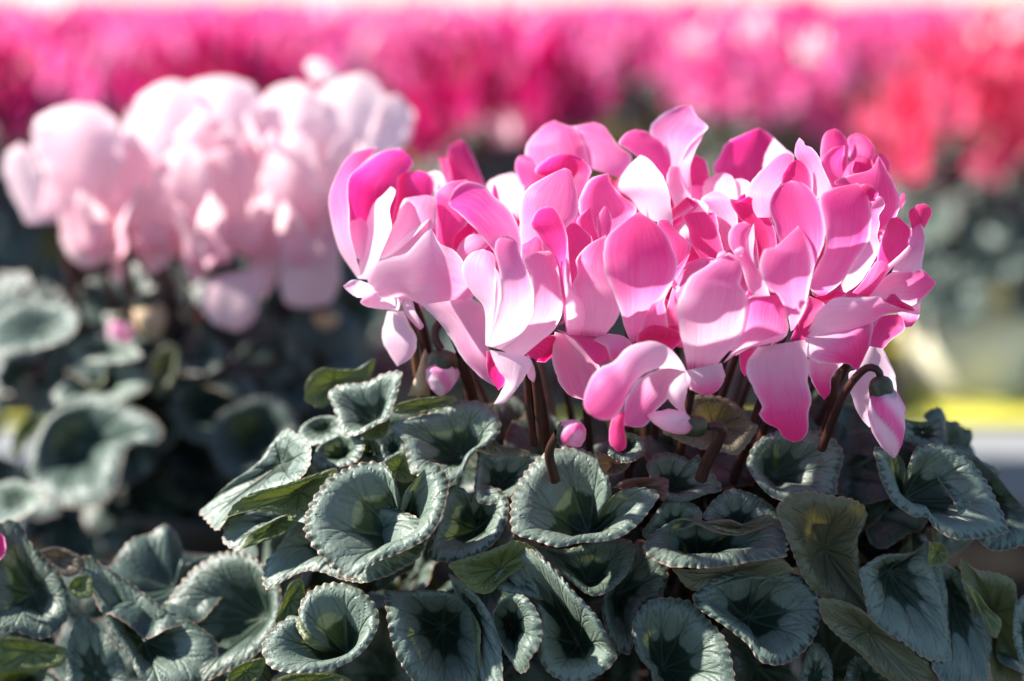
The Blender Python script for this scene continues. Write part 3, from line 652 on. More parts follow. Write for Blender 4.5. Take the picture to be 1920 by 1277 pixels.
# --- lower right flower with the long hanging petal
f = F((1480, 650), -.6)
T(f, 'Z6', [(250, 800), (320, 740), (395, 700), (540, 703), (660, 693), (705, 730), (800, 770)], (908, 796), [(180, 960), (350, 985), (500, 970), (580, 930), (630, 870), (690, 820), (800, 800)], (.2, -.8, -.6), (.05, .4), .14, .3)
T(f, 'Z6', [(705, 725), (740, 680)], (775, 678), [(800, 775), (905, 797), (885, 760), (830, 735)], (-.2, .2, .2), (.9, .95), .2)
T(f, 'Z6', [(180, 970), (195, 1100), (320, 1142), (450, 1142)], (525, 1192), [(300, 950), (500, 900), (625, 860), (605, 1010), (572, 1100)], (-.3, -.9, -1.2), (.1, .72), .12, .2)
T(f, 'Z6', [(75, 985), (160, 800)], (205, 690), [(170, 995), (262, 850), (305, 745)], (.1, .2, .6), (.9, .5), -.15, mat=None, eye=.9)
T(f, 'Z7', [(260, 290), (187, 400), (230, 540), (287, 650), (263, 690), (300, 740), (380, 780), (410, 830)], (470, 860), [(545, 245), (562, 400), (560, 500), (578, 590), (562, 700), (558, 790), (522, 845)], (-.6, -1.4, -1.0), (.05, .75), .14, .3, eye=.15)
T(f, 'Z7', [(555, 360), (570, 470), (620, 560)], (655, 605), [(775, 380), (702, 470), (692, 560)], (.6, .6, .6), (.2, .7), .14)
T(f, 'Z7', [(145, 320), (155, 420)], (180, 465), [(240, 310), (215, 430)], (.6, .6, .6), (.6, .6), .14)
stem(f, 'Z7', [(740, 420), (715, 500), (705, 580), (700, 700), (640, 900)], (2., 2, 2.2, 2.6, 4), (.0028, .0034, .0036))
T(f, 'Z7', [(930, 285), (850, 420), (800, 450), (830, 620), (880, 720)], (925, 770), [(1010, 300), (1072, 430), (1088, 520), (1080, 680)], (1.4, 1.2, 1.4), (.0, .1), .14, .4)
# --- rear flowers, top
f = F((1075, 340), 7.5)
T(f, 'Z9', [(160, 560), (88, 350), (110, 270), (200, 170)], (280, 128), [(520, 460), (485, 300), (425, 180), (370, 162)], (8, 8.6, 9.4), (.4, .55), .14, -.5)
T(f, 'Z9', [(480, 430), (405, 250), (390, 180), (450, 158)], (545, 138), [(740, 520), (800, 380), (705, 290), (642, 200), (602, 158)], (7.8, 8.2, 9), (.35, .5), .14, -.7)
T(f, 'Z9', [(430, 640), (250, 520), (155, 475), (180, 420), (280, 360)], (380, 347), [(450, 640), (505, 530), (524, 450), (462, 378)], (6, 6.2, 6.6), (.85, .7), -.22)
T(f, 'Z9', [(80, 600), (22, 450), (40, 372)], (90, 358), [(220, 540), (155, 400)], (7.6, 8, 8.4), (.6, .66), .14)
T(f, 'Z9', [(580, 940), (460, 780), (448, 650), (520, 520)], (642, 478), [(700, 880), (830, 725), (722, 620), (652, 535)], (3.6, 4.2, 4.8), (.5, .52), -.14)
T(f, 'Z9', [(530, 940), (430, 800)], (520, 698), [(580, 920), (545, 800)], (2.8, 3.2, 3.4), (.6, .6), .15)
T(f, 'Z9', [(580, 920), (563, 790)], (612, 698), [(645, 910), (664, 800), (642, 718)], (2.2, 2.6, 2.8), (.55, .5), .15)
f = F((1240, 360), 7)
T(f, 'Z9', [(880, 780), (790, 650), (706, 572), (758, 450)], (852, 357), [(1070, 830), (1065, 750), (1034, 560), (962, 440), (902, 378)], (4.4, 5., 5.6), (.0, .05), .2, -1.4)  # white tone painted for a sunlit petal
T(f, 'Z9', [(1010, 580), (900, 430), (760, 315), (706, 280), (760, 210)], (820, 187), [(1100, 540), (1015, 300), (922, 220), (890, 198)], (6.4, 7, 7.4), (.6, .6), .14)
T(f, 'Z9', [(1040, 500), (1000, 330), (912, 200), (970, 110), (1090, 40)], (1192, 28), [(1100, 450), (1185, 290), (1285, 200), (1300, 165), (1222, 90)], (6.4, 7.2, 8.4), (.3, .48), -.14, -.7)
T(f, 'Z9', [(1130, 580), (1085, 430), (1140, 320), (1210, 230)], (1295, 168), [(1195, 580), (1185, 450), (1215, 340), (1255, 260)], (6, 6.4, 7.2), (.15, .35), .3, -.6)
T(f, 'Z9', [(1090, 720), (1030, 540), (1050, 440)], (1090, 428), [(1190, 680), (1190, 560), (1135, 460)], (5.6, 6, 6.2), (.1, .25), .2)
T(f, 'Z9', [(1170, 560), (1165, 430)], (1230, 362), [(1320, 560), (1300, 430), (1280, 388)], (6.6, 7, 7.4), (.7, .72), .15)
# --- flowers deeper in the bouquet: fill the heart and the far side
for i, (x, y, Y, s) in enumerate([(800, 560, 8, .034), (930, 540, 6, .034), (1020, 590, 7, .034), (1080, 520, 9, .036), (1180, 530, 7, .036), (1290, 530, 7, .036), (1390, 560, 5, .034), (1480, 530, 8, .036),
        (1570, 540, 6, .034), (1650, 560, 6, .032), (1400, 640, 4.5, .03), (1250, 640, 4, .03), (1580, 640, 5, .032), (1100, 480, 13, .036), (1300, 470, 14, .036), (1480, 480, 13, .036), (960, 500, 12, .034)]):
    pos = at(np.array([[x, y]], float), np.array([FOCUS_Y + Y * .01]))[0]
    free_flower(hero, pos, s, 900 + i, M_PINK, (.35, .75), root=CROWN + np.array([(pos[0] - CROWN[0]) * .3, (pos[1] - CROWN[1]) * .3, .02]), flare=.2)

# --- buds
def bud(plant, fr, A, B, Y, rmax, cal=None, stem_pts=None, sy=None, p=(.05, .5), sr=(.0028, .002), prof=None, refY=None, mat=None):
    ref = FOCUS_Y if refY is None else refY
    a3 = at(photo(fr, [A]), np.array([ref + Y * .01]))[0]; b3 = at(photo(fr, [B]), np.array([ref + Y * .01 - .004]))[0]
    e = empty('bud', a3, plant)
    bud_body(e, a3, b3, rmax, p=p, prof=prof, mat=mat)
    if cal:
        c3 = at(photo(fr, [cal[0]]), np.array([ref + Y * .01]))[0]; d3 = at(photo(fr, [cal[1]]), np.array([ref + Y * .01 - .001]))[0]
        calyx(e, c3, d3, cal[2])
    if stem_pts: stem(e, fr, stem_pts, sy, sr, refY=refY)
    return e
bud(hero, 'Z7', (1000, 520), (1075, 955), -.6, .0072, ((985, 462), (1010, 610), .0046), [(640, 900), (690, 770), (760, 600), (830, 490), (910, 415), (975, 425), (992, 470)], (1.4, .8, .2, -.2, -.5, -.6, -.6), p=(.0, .45), sr=(.0023, .0021, .0019))
bud(hero, 'Z4', (850, 850), (545, 775), -1.2, .0046, ((945, 850), (800, 845), .0040), [(900, 1200), (940, 1090), (1000, 980), (1045, 890), (1010, 845), (945, 850)], (.4, 0, -.6, -1, -1.1, -1.2), p=(.0, .35), sr=(.0032, .003, .002))
bud(hero, 'F', (1050, 812), (1096, 814), -1., .0052, ((1046, 812), (1062, 813), .0045), [(1040, 900), (1030, 850), (1046, 812)], (1, .2, -1), p=(.1, .45), prof=[(0, .5), (.15, .9), (.5, 1.), (.8, .95), (.93, .7), (1, .3)])
bud(hero, 'Z8', (553, 440), (540, 650), 4.0, .0070, ((560, 395), (548, 500), .0062), [(700, 760), (690, 600), (660, 440), (610, 310), (560, 245), (515, 270), (510, 330), (545, 395)], (6, 5.4, 4.8, 4.5, 4.3, 4.2, 4.1, 4.0), p=(.02, .3), sr=(.003, .0026, .0022))
# ------------------------------------------------------------------ leaves of the pink cyclamen
K = traced_leaf
UPF = (0, -.72, .69)
def H(fr, cen, rim, Y=0., **k): return K(hero, fr, cen, rim, Y, **k)
# big cupped leaf, left of centre
H('Q5', (1005, 565), [(990, 520), (1008, 430), (985, 330), (940, 240), (860, 213), (760, 240), (650, 320), (570, 430), (543, 550), (590, 640), (650, 700), (720, 765), (780, 772), (900, 700), (1050, 640), (1160, 570), (1215, 450), (1237, 320), (1210, 260), (1160, 218), (1100, 280), (1035, 360), (1015, 440), (1010, 520)], -.5, n=(-.12, -.72, .68), d=1.9, closed=False)
H('Q5', (760, 600), [(600, 390), (520, 470), (430, 600), (350, 690), (338, 770), (365, 838), (440, 800), (520, 760), (610, 752), (720, 785), (850, 795), (1000, 740), (1130, 650), (1100, 500), (900, 420), (750, 380)], .9, n=(-.45, -.6, .66), d=1.2)
H('Q5', (1368, 540), [(1362, 515), (1350, 420), (1310, 350), (1240, 335), (1200, 400), (1170, 560), (1138, 680), (1220, 702), (1350, 680), (1450, 620), (1510, 530), (1527, 430), (1490, 358), (1430, 338), (1370, 370), (1352, 430), (1376, 515)], 1.0, n=(-.2, -.75, .62), d=1.3, closed=False)
H('Q5', (520, 370), [(168, 490), (200, 430), (290, 370), (440, 330), (590, 280), (692, 252), (680, 320), (620, 400), (540, 470), (440, 470), (330, 450), (230, 470)], .8, n=(.1, -.9, .2), d=.5, under=True, ut=.05)
H('Q5', (430, 230), [(28, 460), (70, 420), (250, 280), (330, 210), (390, 120), (450, 58), (510, 90), (570, 130), (577, 200), (560, 260), (470, 330), (300, 390), (200, 460), (150, 520), (138, 552), (100, 540), (60, 495)], 2.6, n=(-.55, -.5, .66), d=.35, silver=1.0)
H('Q5', (420, 500), [(148, 600), (165, 520), (230, 480), (400, 450), (560, 440), (560, 520), (460, 480), (330, 540), (260, 580), (220, 642), (170, 628)], 1.6, n=(-.5, -.5, .7), d=.3)
H('Q5', (400, 540), [(245, 640), (270, 580), (340, 530), (480, 465), (520, 480), (460, 560), (390, 590), (330, 612)], 1.3, n=(.1, -.9, .25), d=.2, under=True, ut=.0)
H('Q5', (720, 190), [(578, 195), (620, 140), (730, 88), (832, 130), (800, 205), (720, 245), (600, 248)], 3.2, n=(-.4, -.6, .68), d=.7)
H('Q5', (520, 290), [(438, 325), (470, 270), (560, 223), (607, 262), (590, 330), (500, 350)], 2.2, n=(-.55, -.5, .66), d=.2)
H('Q5', (860, 170), [(815, 105), (870, 108), (932, 190), (920, 250), (830, 240), (795, 200)], 3.2, n=(-.3, -.6, .7), d=.4)
H('Z8', (655, 980), [(258, 790), (380, 768), (560, 700), (640, 668), (760, 680), (842, 740), (868, 820), (822, 890), (740, 940), (690, 1000), (660, 1070), (600, 1120), (480, 1095), (380, 1065), (350, 960), (332, 880), (270, 832)], 2.6, n=(-.05, -.75, .62), d=1.2)
H('Z8', (450, 700), [(278, 735), (300, 690), (440, 655), (610, 648), (605, 690), (480, 730), (340, 745)], 3.2, n=(0, -.9, .1), d=.2, under=True, ut=.1)
H('Z8', (190, 790), [(-70, 640), (-20, 590), (130, 565), (220, 530), (322, 512), (328, 560), (282, 690), (252, 772), (200, 800), (100, 858), (20, 862), (-10, 830), (-30, 750)], 3.8, n=(-.35, -.65, .65), d=.9)
H('F', (630, 715), [(571, 752), (574, 715), (600, 690), (640, 692), (680, 690), (703, 671), (695, 705), (670, 735), (630, 750), (600, 765)], 5.5, n=(.1, -.9, .2), d=.3, under=True, ut=.05)
H('Z8', (200, 830), [(100, 865), (200, 795), (255, 765), (265, 800), (230, 870), (150, 885)], 3.4, n=(.1, -.9, .2), d=.1, under=True, ut=.15)
H('Z8', (310, 1040), [(236, 1000), (335, 955), (372, 1050), (390, 1105), (320, 1115), (255, 1065)], 1.2, n=(.2, -.9, .2), d=.2, under=True, ut=.0)
H('Z8', (280, 930), [(215, 880), (300, 840), (345, 900), (340, 980), (260, 1010), (220, 960)], 2.6, d=.4)
H('Q5', (640, 60), [(510, 90), (540, 40), (620, 0), (710, 10), (730, 70), (690, 110), (600, 140), (540, 130)], 5., n=(-.4, -.6, .68), d=.4)
H('Q6', (100, 330), [(-10, 165), (60, 192), (160, 178), (280, 183), (315, 210), (260, 330), (120, 410), (-20, 400)], 2.2, d=.8, ut=.2)
H('Q6', (70, 130), [(20, 140), (60, 100), (110, 150), (220, 165), (240, 190), (120, 195), (50, 185)], 2.6, n=(0, -.9, .2), d=.1, under=True, ut=.55)
# centre leaf with two lobes
H('Q6', (522, 562), [(565, 520), (622, 430), (632, 350), (600, 260), (530, 180), (420, 153), (300, 190), (210, 270), (160, 370), (148, 460), (160, 562), (260, 602), (370, 637), (480, 612), (640, 592), (740, 540), (812, 460), (862, 378), (800, 353), (700, 360), (640, 410), (585, 515)], .2, n=(-.05, -.74, .66), d=1.8, closed=False)
H('Q6', (780, 340), [(636, 345), (720, 303), (890, 298), (905, 350), (885, 410), (840, 380), (760, 360)], .8, n=(.1, -.85, .3), d=.2, under=True, ut=1.)
H('Q6', (905, 350), [(798, 240), (860, 178), (960, 188), (1010, 215), (1050, 195), (1110, 260), (1165, 352), (1080, 382), (1000, 408), (900, 395), (835, 330)], 1.6, n=(.1, -.75, .62), d=.9, silver=.7)
H('Q6', (1060, 665), [(793, 612), (830, 560), (920, 513), (1050, 515), (1110, 540), (1250, 562), (1350, 530), (1450, 540), (1478, 600), (1470, 685), (1400, 692), (1310, 690), (1200, 720), (1080, 735), (930, 742), (860, 702), (803, 660)], -.4, n=(.05, -.45, .86), d=1.9, silver=.75)
H('Q6', (1180, 765), [(925, 742), (1080, 736), (1200, 721), (1330, 688), (1420, 690), (1505, 732), (1410, 775), (1320, 775), (1240, 790), (1140, 815), (1020, 838)], -.6, n=(.05, -.9, -.25), d=.5, under=True, ut=.5)
H('Q6', (1230, 540), [(995, 492), (1080, 508), (1200, 498), (1270, 520), (1330, 488), (1390, 473), (1438, 520), (1350, 545), (1250, 575), (1150, 565), (1070, 535)], .4, n=(.0, -.9, .2), d=.3, under=True, ut=.7)
H('Q6', (1250, 530), [(1068, 485), (1130, 400), (1210, 353), (1290, 368), (1380, 410), (1445, 480), (1440, 540), (1330, 530), (1250, 560), (1150, 540)], 1.2, n=(.1, -.8, .55), d=.6, silver=.85)
H('Q6', (930, 545), [(778, 562), (850, 460), (900, 408), (980, 403), (1062, 450), (1060, 510), (1000, 540), (880, 570), (810, 600)], .8, n=(-.1, -.8, .55), d=.6, silver=.8)
H('Q7', (430, 640), [(198, 440), (270, 380), (340, 362), (450, 380), (560, 400), (628, 450), (622, 520), (588, 600), (610, 780), (655, 968), (560, 925), (430, 885), (330, 790), (240, 580)], .2, n=(.25, -.9, .1), d=1.2, under=True, ut=.52)
H('Q6', (1292, 970), [(1305, 930), (1308, 870), (1350, 800), (1430, 758), (1530, 770), (1612, 850), (1642, 950), (1605, 1080), (1520, 1165), (1430, 1204), (1340, 1182), (1285, 1100), (1200, 1030), (1130, 980), (1060, 930), (1028, 870), (1080, 810), (1180, 770), (1290, 748), (1365, 770), (1330, 830), (1305, 890), (1295, 940)], -.8, n=(.12, -.76, .62), d=1.6, closed=False, silver=.95)
H('Q6', (880, 1210), [(822, 1225), (760, 1150), (733, 1050), (745, 970), (810, 900), (900, 876), (1010, 890), (1080, 960), (1140, 1020), (1190, 1100), (1228, 1277), (1210, 1400), (1100, 1450), (950, 1430), (850, 1340)], -1.6, n=(-.1, -.76, .62), d=1.7)
# folded leaves, lower centre
H('Q6', (470, 1090), [(158, 640, .3), (240, 643, .7), (340, 715, 1.3), (450, 840, 1.5), (560, 960, 1.3), (622, 1080, .8), (658, 1165, .3), (570, 1250), (450, 1280), (340, 1245), (285, 1150), (285, 1000), (270, 900), (200, 850), (120, 760), (120, 690)], -1.2, n=(-.15, -.8, .55), d=1.8)
H('Q6', (170, 780), [(66, 800), (80, 760), (130, 720), (200, 710), (260, 790), (300, 880), (230, 870), (150, 855), (80, 830)], -.4, d=.4)
H('Q6', (150, 1010), [(95, 890, .3), (170, 858, .6), (232, 880, .9), (282, 960, 1.), (298, 1040, .9), (282, 1120, .7), (242, 1180, .6), (232, 1222, .4), (180, 1230), (100, 1100), (60, 960)], -1.8, n=(-.3, -.8, .5), d=1.4)
H('Q5', (1480, 740), [(1230, 715), (1300, 688), (1400, 660), (1500, 620), (1560, 598), (1650, 640), (1600, 720), (1500, 790), (1440, 850), (1370, 850), (1290, 785)], -.5, n=(.1, -.92, .2), d=.5, under=True, ut=.0)
H('Q5', (1340, 920), [(1232, 755), (1290, 788), (1362, 850), (1432, 950), (1482, 1080), (1498, 1277), (1470, 1400), (1400, 1300), (1388, 1150), (1390, 1020), (1330, 925), (1270, 855)], -1.2, n=(-.3, -.75, .6), d=.4)
H('Q5', (1210, 1010), [(922, 838, .4), (935, 950, .8), (955, 1060, .9), (1000, 1180, .8), (1080, 1290, .5), (1200, 1400), (1350, 1380), (1400, 1200), (1390, 1000), (1330, 880), (1150, 835), (1010, 840)], -.6, n=(.15, -.78, .6), d=1.6)
H('Q5', (742, 1140), [(640, 1140), (560, 1100), (520, 1015), (512, 940), (540, 870), (620, 813), (720, 808), (810, 838), (882, 910), (898, 1000), (850, 1100), (760, 1180), (620, 1232), (480, 1242), (380, 1212), (338, 1130), (358, 1060), (420, 990), (490, 953), (505, 1020), (550, 1090), (610, 1130), (680, 1150)], -1.5, n=(-.1, -.72, .68), d=1.7, closed=False)
H('Q8', (890, 1060), [(545, 1030), (600, 960), (660, 890), (740, 848), (820, 850), (890, 900), (935, 960), (935, 1060), (890, 1150), (820, 1215), (740, 1255), (650, 1290), (570, 1260), (560, 1150)], 3.0, n=(-.3, -.7, .6), d=1.3, silver=.5, wav=.4)
H('Q5', (470, 890), [(398, 990), (435, 900), (470, 808), (530, 788), (545, 900), (500, 960), (430, 1000)], .2, n=(.2, -.9, .2), d=.2, under=True, ut=.05)
H('Q5', (260, 1230), [(155, 1290), (200, 1213), (342, 1163), (345, 1220), (300, 1290), (200, 1330)], -.5, n=(.1, -.9, .2), d=.2, under=True, ut=.0)
H('Q5', (560, 1290), [(405, 1265), (500, 1238), (700, 1243), (770, 1300), (600, 1350), (430, 1330)], -1.2, n=(0, -.9, .2), d=.2, under=True, ut=.0)
H('Q6', (520, 800), [(240, 608), (400, 645), (560, 605), (700, 590), (745, 640), (715, 750), (640, 830), (540, 865), (440, 800), (340, 710)], .6, n=(0, -.75, .6), d=1.0, silver=.6)
H('Q6', (660, 860), [(760, 590), (850, 640), (905, 770), (865, 860), (795, 900), (745, 1000), (722, 1145), (650, 1110), (600, 1000), (590, 890), (640, 800), (700, 690)], .9, n=(.1, -.78, .58), d=.9, silver=.7)
# right side
H('Q7', (815, 392), [(788, 370), (797, 300), (770, 200), (710, 158), (658, 165), (680, 240), (710, 320), (760, 410), (850, 480), (920, 487), (960, 540), (1050, 602), (1180, 592), (1305, 562), (1302, 500), (1255, 380), (1192, 290), (1100, 200), (1000, 143), (900, 143), (858, 165), (832, 240), (805, 330)], .6, n=(.3, -.68, .66), d=1.5, closed=False)
H('Q7', (1220, 400), [(1000, 135), (1100, 160), (1225, 258), (1325, 370), (1420, 480), (1420, 600), (1300, 645), (1200, 620), (1100, 520), (1000, 350), (950, 220)], 2., n=(.4, -.6, .68), d=.8, silver=.7)
H('Q7', (900, 80), [(780, 10), (900, 28), (990, 18), (1003, 80), (1015, 145), (920, 160), (850, 130), (790, 100)], 3.6, n=(.3, -.7, .6), d=.4, silver=.8)
H('Q7', (740, 740), [(590, 740), (700, 670), (850, 655), (932, 598), (938, 720), (982, 860), (1018, 980), (1043, 1100), (1037, 1175), (920, 1175), (830, 1115), (740, 1050), (655, 980), (615, 850)], -.2, n=(.35, -.8, .48), d=.9)
H('Q7', (1040, 850), [(935, 690), (1010, 708), (1082, 760), (1112, 850), (1172, 930), (1223, 1040), (1228, 1200), (1205, 1320), (1050, 1330), (950, 1200), (980, 1050), (970, 850)], .4, n=(.45, -.75, .48), d=.8)
H('Q7', (1250, 950), [(1075, 680), (1150, 738), (1260, 758), (1342, 800), (1353, 890), (1342, 1000), (1352, 1150), (1382, 1290), (1250, 1310), (1200, 1100), (1130, 920), (1090, 800)], 1.6, n=(.4, -.85, .2), d=.7, under=True, ut=.3)
H('Q7', (1180, 920), [(1105, 805), (1162, 850), (1222, 930), (1278, 985), (1255, 1065), (1225, 1050), (1165, 930)], .2, n=(.3, -.9, .2), d=.1, under=True, ut=.1)
H('Q7', (970, 660), [(930, 605), (1000, 618), (1023, 680), (1000, 715), (928, 715)], .6, n=(.2, -.9, .2), d=.1, under=True, ut=.1)
H('Q7', (640, 1040), [(398, 880), (500, 888), (600, 930), (692, 1010), (782, 1080), (872, 1130), (932, 1200), (978, 1280), (940, 1340), (800, 1300), (690, 1240), (590, 1140), (490, 1060), (420, 980)], -1.4, n=(.2, -.92, .05), d=.5, under=True, ut=.5)
H('Q7', (180, 290), [(48, 230), (80, 150), (150, 90), (260, 58), (380, 70), (472, 120), (515, 190), (492, 300), (482, 375), (400, 385), (300, 372), (230, 412), (150, 370), (88, 300)], 1.8, n=(.05, -.78, .6), d=1.1, silver=.75)
H('Z4', (1000, 850), [(815, 640), (950, 638), (1100, 680), (1262, 820), (1272, 880), (1150, 1035), (1050, 1022), (900, 1000), (700, 920), (645, 880), (760, 750)], 2.2, n=(.2, -.85, .35), d=.7, under=True, ut=.6, silver=.4)
H('Z4', (380, 985), [(280, 1040), (300, 950), (380, 895), (480, 908), (543, 970), (505, 1050), (430, 1088), (350, 1082)], .8, d=.7, silver=.7)
H('Z4', (320, 1110), [(196, 1012), (290, 1045), (350, 1080), (432, 1086), (390, 1150), (300, 1180), (240, 1140)], .7, n=(0, -.9, -.1), d=.3, under=True, ut=.85)
H('Q7', (1400, 1050), [(1343, 900), (1395, 865), (1460, 950), (1460, 1250), (1388, 1215), (1338, 1080)], .6, n=(.4, -.75, .5), d=.3)
H('Q7', (380, 1250), [(290, 1290), (368, 1098), (445, 1150), (465, 1250), (440, 1350), (320, 1350)], -.6, n=(0, -.8, .6), d=.3)
H('Q7', (640, 1280), [(520, 1280), (560, 1170), (640, 1150), (720, 1200), (780, 1300), (700, 1380), (560, 1370)], -.2, n=(.1, -.8, .6), d=.6, silver=.6)
# leaves deeper in the mound, silver cut to imitate dark gaps
rg = np.random.default_rng(5)
for i in range(46):
    x = rg.uniform(440, 1860); y = rg.uniform(860, 1330)
    Y = FOCUS_Y + rg.uniform(.03, .075) + .00012 * max(0, 1000 - y)
    pos = at(np.array([[x, y]]), np.array([Y]))[0]
    out = np.array([pos[0] - CROWN[0], -.07, .08]); free_leaf(hero, pos, out + rg.uniform(-.05, .05, 3), rg.uniform(.022, .031), 400 + i, silver=rg.uniform(.2, .6), ut=rg.uniform(0, .6))
for i in range(26):       # upper and far side of the mound, silver dulled as painted shade
    a = rg.uniform(-.1, 1.1) * math.pi
    r = rg.uniform(.03, .13)
    pos = np.array([CROWN[0] + r * 1.25 * math.cos(a), CROWN[1] + r * math.sin(a), .225 - 2.2 * r * r * 3 - rg.uniform(0, .02)])
    free_leaf(hero, pos, np.array([math.cos(a) * .6, math.sin(a) * .5 - .1, .8]), rg.uniform(.024, .032), 500 + i, silver=rg.uniform(.2, .5), ut=rg.uniform(0, .6))
for i, (x, y, Y) in enumerate([(1600, 850, 5), (1660, 870, 6), (1570, 880, 4.5), (1630, 920, 4), (1700, 880, 7), (1540, 830, 7), (1300, 820, 6), (1000, 830, 6), (1060, 850, 5)]):
    pos = at(np.array([[x, y]], float), np.array([FOCUS_Y + Y * .01]))[0]
    free_leaf(hero, pos, (.2, -.6, .7), .028, 560 + i, silver=.35, ut=.4)
# ------------------------------------------------------------------ pale pink cyclamen behind, left
PY = .945
PC = np.array([at(np.array([[400., 900.]]), np.array([PY + .06]))[0][0], PY + .08, .115])
pale = empty('cyclamen_plant', PC, None, 'pale pink cyclamen out of focus, behind left of the bright pink one', 'plant', 'cyclamen plants')
def FP(px, Y=0):
    pos = at(np.array([px], float), np.array([PY + Y * .01]))[0]
    fl = empty('flower', pos, pale)
    rt = PC + np.array([(pos[0] - PC[0]) * .5, (pos[1] - PC[1]) * .3, .03])
    V, Fc = tube([rt, rt * .5 + pos * .5 + np.array([0, .0, .0]), pos + np.array([0, .004, 0])], [.0032, .0028, .002], 10, 18)
    mk('stem', V, Fc, M_STEM, fl)
    return fl
def P(f, L, tip, R, Y=(0, 0, 0), p=(.15, .1), b=.18, tw=-.4): return traced_petal(f, 'N', L, tip, R, Y, (p[0] * .8, p[1] * .6), b * .55, tw, rip=2.2, mat=M_PALE, refY=PY, eye=.2)
f = FP((110, 415), 1)
P(f, [(110, 745), (25, 570), (18, 470)], (80, 412), [(250, 740), (190, 620), (140, 460)], (1, 1.4, 2), (.12, .05))
P(f, [(205, 600), (135, 430), (140, 340), (200, 280)], (310, 250), [(440, 640), (500, 500), (490, 350), (420, 268)], (0, .2, 1.2), (.3, .1), .2, -1)
P(f, [(160, 700), (180, 560), (230, 480)], (280, 430), [(300, 720), (330, 600), (330, 480)], (.6, .8, 1.2), (.3, .3), .2)
P(f, [(240, 690), (255, 820), (290, 890)], (350, 932), [(430, 660), (440, 840), (410, 915)], (-.4, -.6, -.6), (.3, .1), .2)
P(f, [(380, 640), (400, 560), (420, 420)], (520, 380), [(540, 760), (640, 600), (620, 460)], (.4, .2, 1), (.35, .2), .2, .3)
f = FP((400, 430))
P(f, [(500, 540), (505, 380), (580, 220), (680, 160)], (740, 158), [(760, 560), (840, 320), (805, 190)], (2, 2.8, 3.6), (.15, .0), .2, -1)
P(f, [(700, 460), (740, 230), (800, 160)], (900, 138), [(920, 480), (1060, 300), (1066, 200), (985, 148)], (2.4, 3, 4), (.12, .0), .2, -1)
P(f, [(640, 770), (605, 610), (690, 455)], (780, 415), [(860, 770), (870, 580), (845, 450)], (-.4, -.8, .4), (.38, .05), .22, -.6)
P(f, [(720, 540), (720, 400), (780, 320)], (850, 290), [(920, 560), (960, 420), (930, 320)], (.8, 1.2, 1.8), (.45, .3), .2)
P(f, [(880, 820), (840, 580), (850, 470)], (920, 435), [(1060, 830), (1090, 580), (1005, 450)], (-.2, .2, .6), (.2, .2), .2, .6)
P(f, [(520, 800), (540, 640), (560, 520)], (620, 470), [(680, 820), (700, 640), (690, 500)], (.6, 1, 1.4), (.5, .3), .2)
P(f, [(560, 760), (570, 880)], (620, 960), [(740, 760), (700, 900)], (.4, .2, 0), (.5, .4), .2)
P(f, [(740, 770), (755, 920)], (800, 1000), [(940, 770), (905, 900)], (.8, .4, .2), (.6, .5), .2)
P(f, [(430, 760), (430, 900)], (490, 1010), [(540, 760), (540, 900)], (1, 1, 1), (.4, .3), .2)
f = FP((560, 420), .5)
P(f, [(980, 520), (1060, 280), (1120, 190)], (1220, 158), [(1210, 520), (1310, 310), (1305, 200)], (1.8, 2.6, 3.2), (.2, .0), .2, -1)
P(f, [(1290, 160), (1258, 95)], (1285, 62), [(1420, 160), (1345, 78)], (4, 4.4, 4.8), (.02, .0), .2)
P(f, [(1240, 540), (1300, 240), (1400, 150)], (1490, 123), [(1470, 500), (1595, 280), (1555, 160)], (2, 2.6, 3.2), (.12, .0), .2, -.8)
P(f, [(1480, 540), (1540, 310), (1590, 228)], (1645, 213), [(1610, 500), (1690, 390), (1708, 290)], (1.4, 1.8, 2.4), (.1, .0), .2, .3)
P(f, [(1080, 740), (1070, 560), (1130, 425)], (1220, 355), [(1340, 760), (1310, 560), (1300, 430)], (-.2, -.6, .6), (.42, .08), .22, -.6)
P(f, [(1290, 700), (1330, 520), (1380, 400)], (1440, 360), [(1440, 760), (1500, 560), (1490, 420)], (.4, .6, 1.2), (.25, .1), .2, .5)
P(f, [(1400, 700), (1430, 560), (1470, 480)], (1530, 420), [(1530, 700), (1570, 560), (1580, 460)], (1, 1, 1.6), (.2, .1), .2, .5)
P(f, [(960, 950), (860, 980), (828, 1060), (870, 1150)], (980, 1193), [(1110, 930), (1070, 1060), (1045, 1150)], (-1, -1.6, -1.6), (.3, .15), .2)
P(f, [(1000, 800), (1040, 960)], (1090, 1060), [(1180, 780), (1150, 960)], (0, -.2, -.4), (.45, .35), .2)
P(f, [(1180, 800), (1155, 1000), (1190, 1080)], (1270, 1095), [(1390, 800), (1408, 950), (1372, 1062)], (-.4, -.8, -.8), (.2, .18), .2, .5)
P(f, [(1100, 640), (1150, 760)], (1220, 900), [(1340, 640), (1320, 800)], (.2, 0, 0), (.4, .3), .2)
for i, (x, y, Y, s) in enumerate([(150, 400, 5, .036), (270, 380, 6, .04), (380, 360, 8, .042), (480, 360, 7, .042), (580, 360, 7, .042), (660, 380, 6, .036), (240, 450, 4, .036), (340, 450, 4.5, .038), (440, 460, 4, .038), (530, 460, 4, .038), (610, 450, 4, .036), (320, 340, 12, .042), (560, 330, 13, .042)]):
    pos = at(np.array([[x, y]], float), np.array([PY + Y * .01]))[0]
    free_flower(pale, pos, s, 1300 + i, M_PALE, (.35, .1), root=PC + np.array([(pos[0] - PC[0]) * .5, .0, .03]), flare=.15)
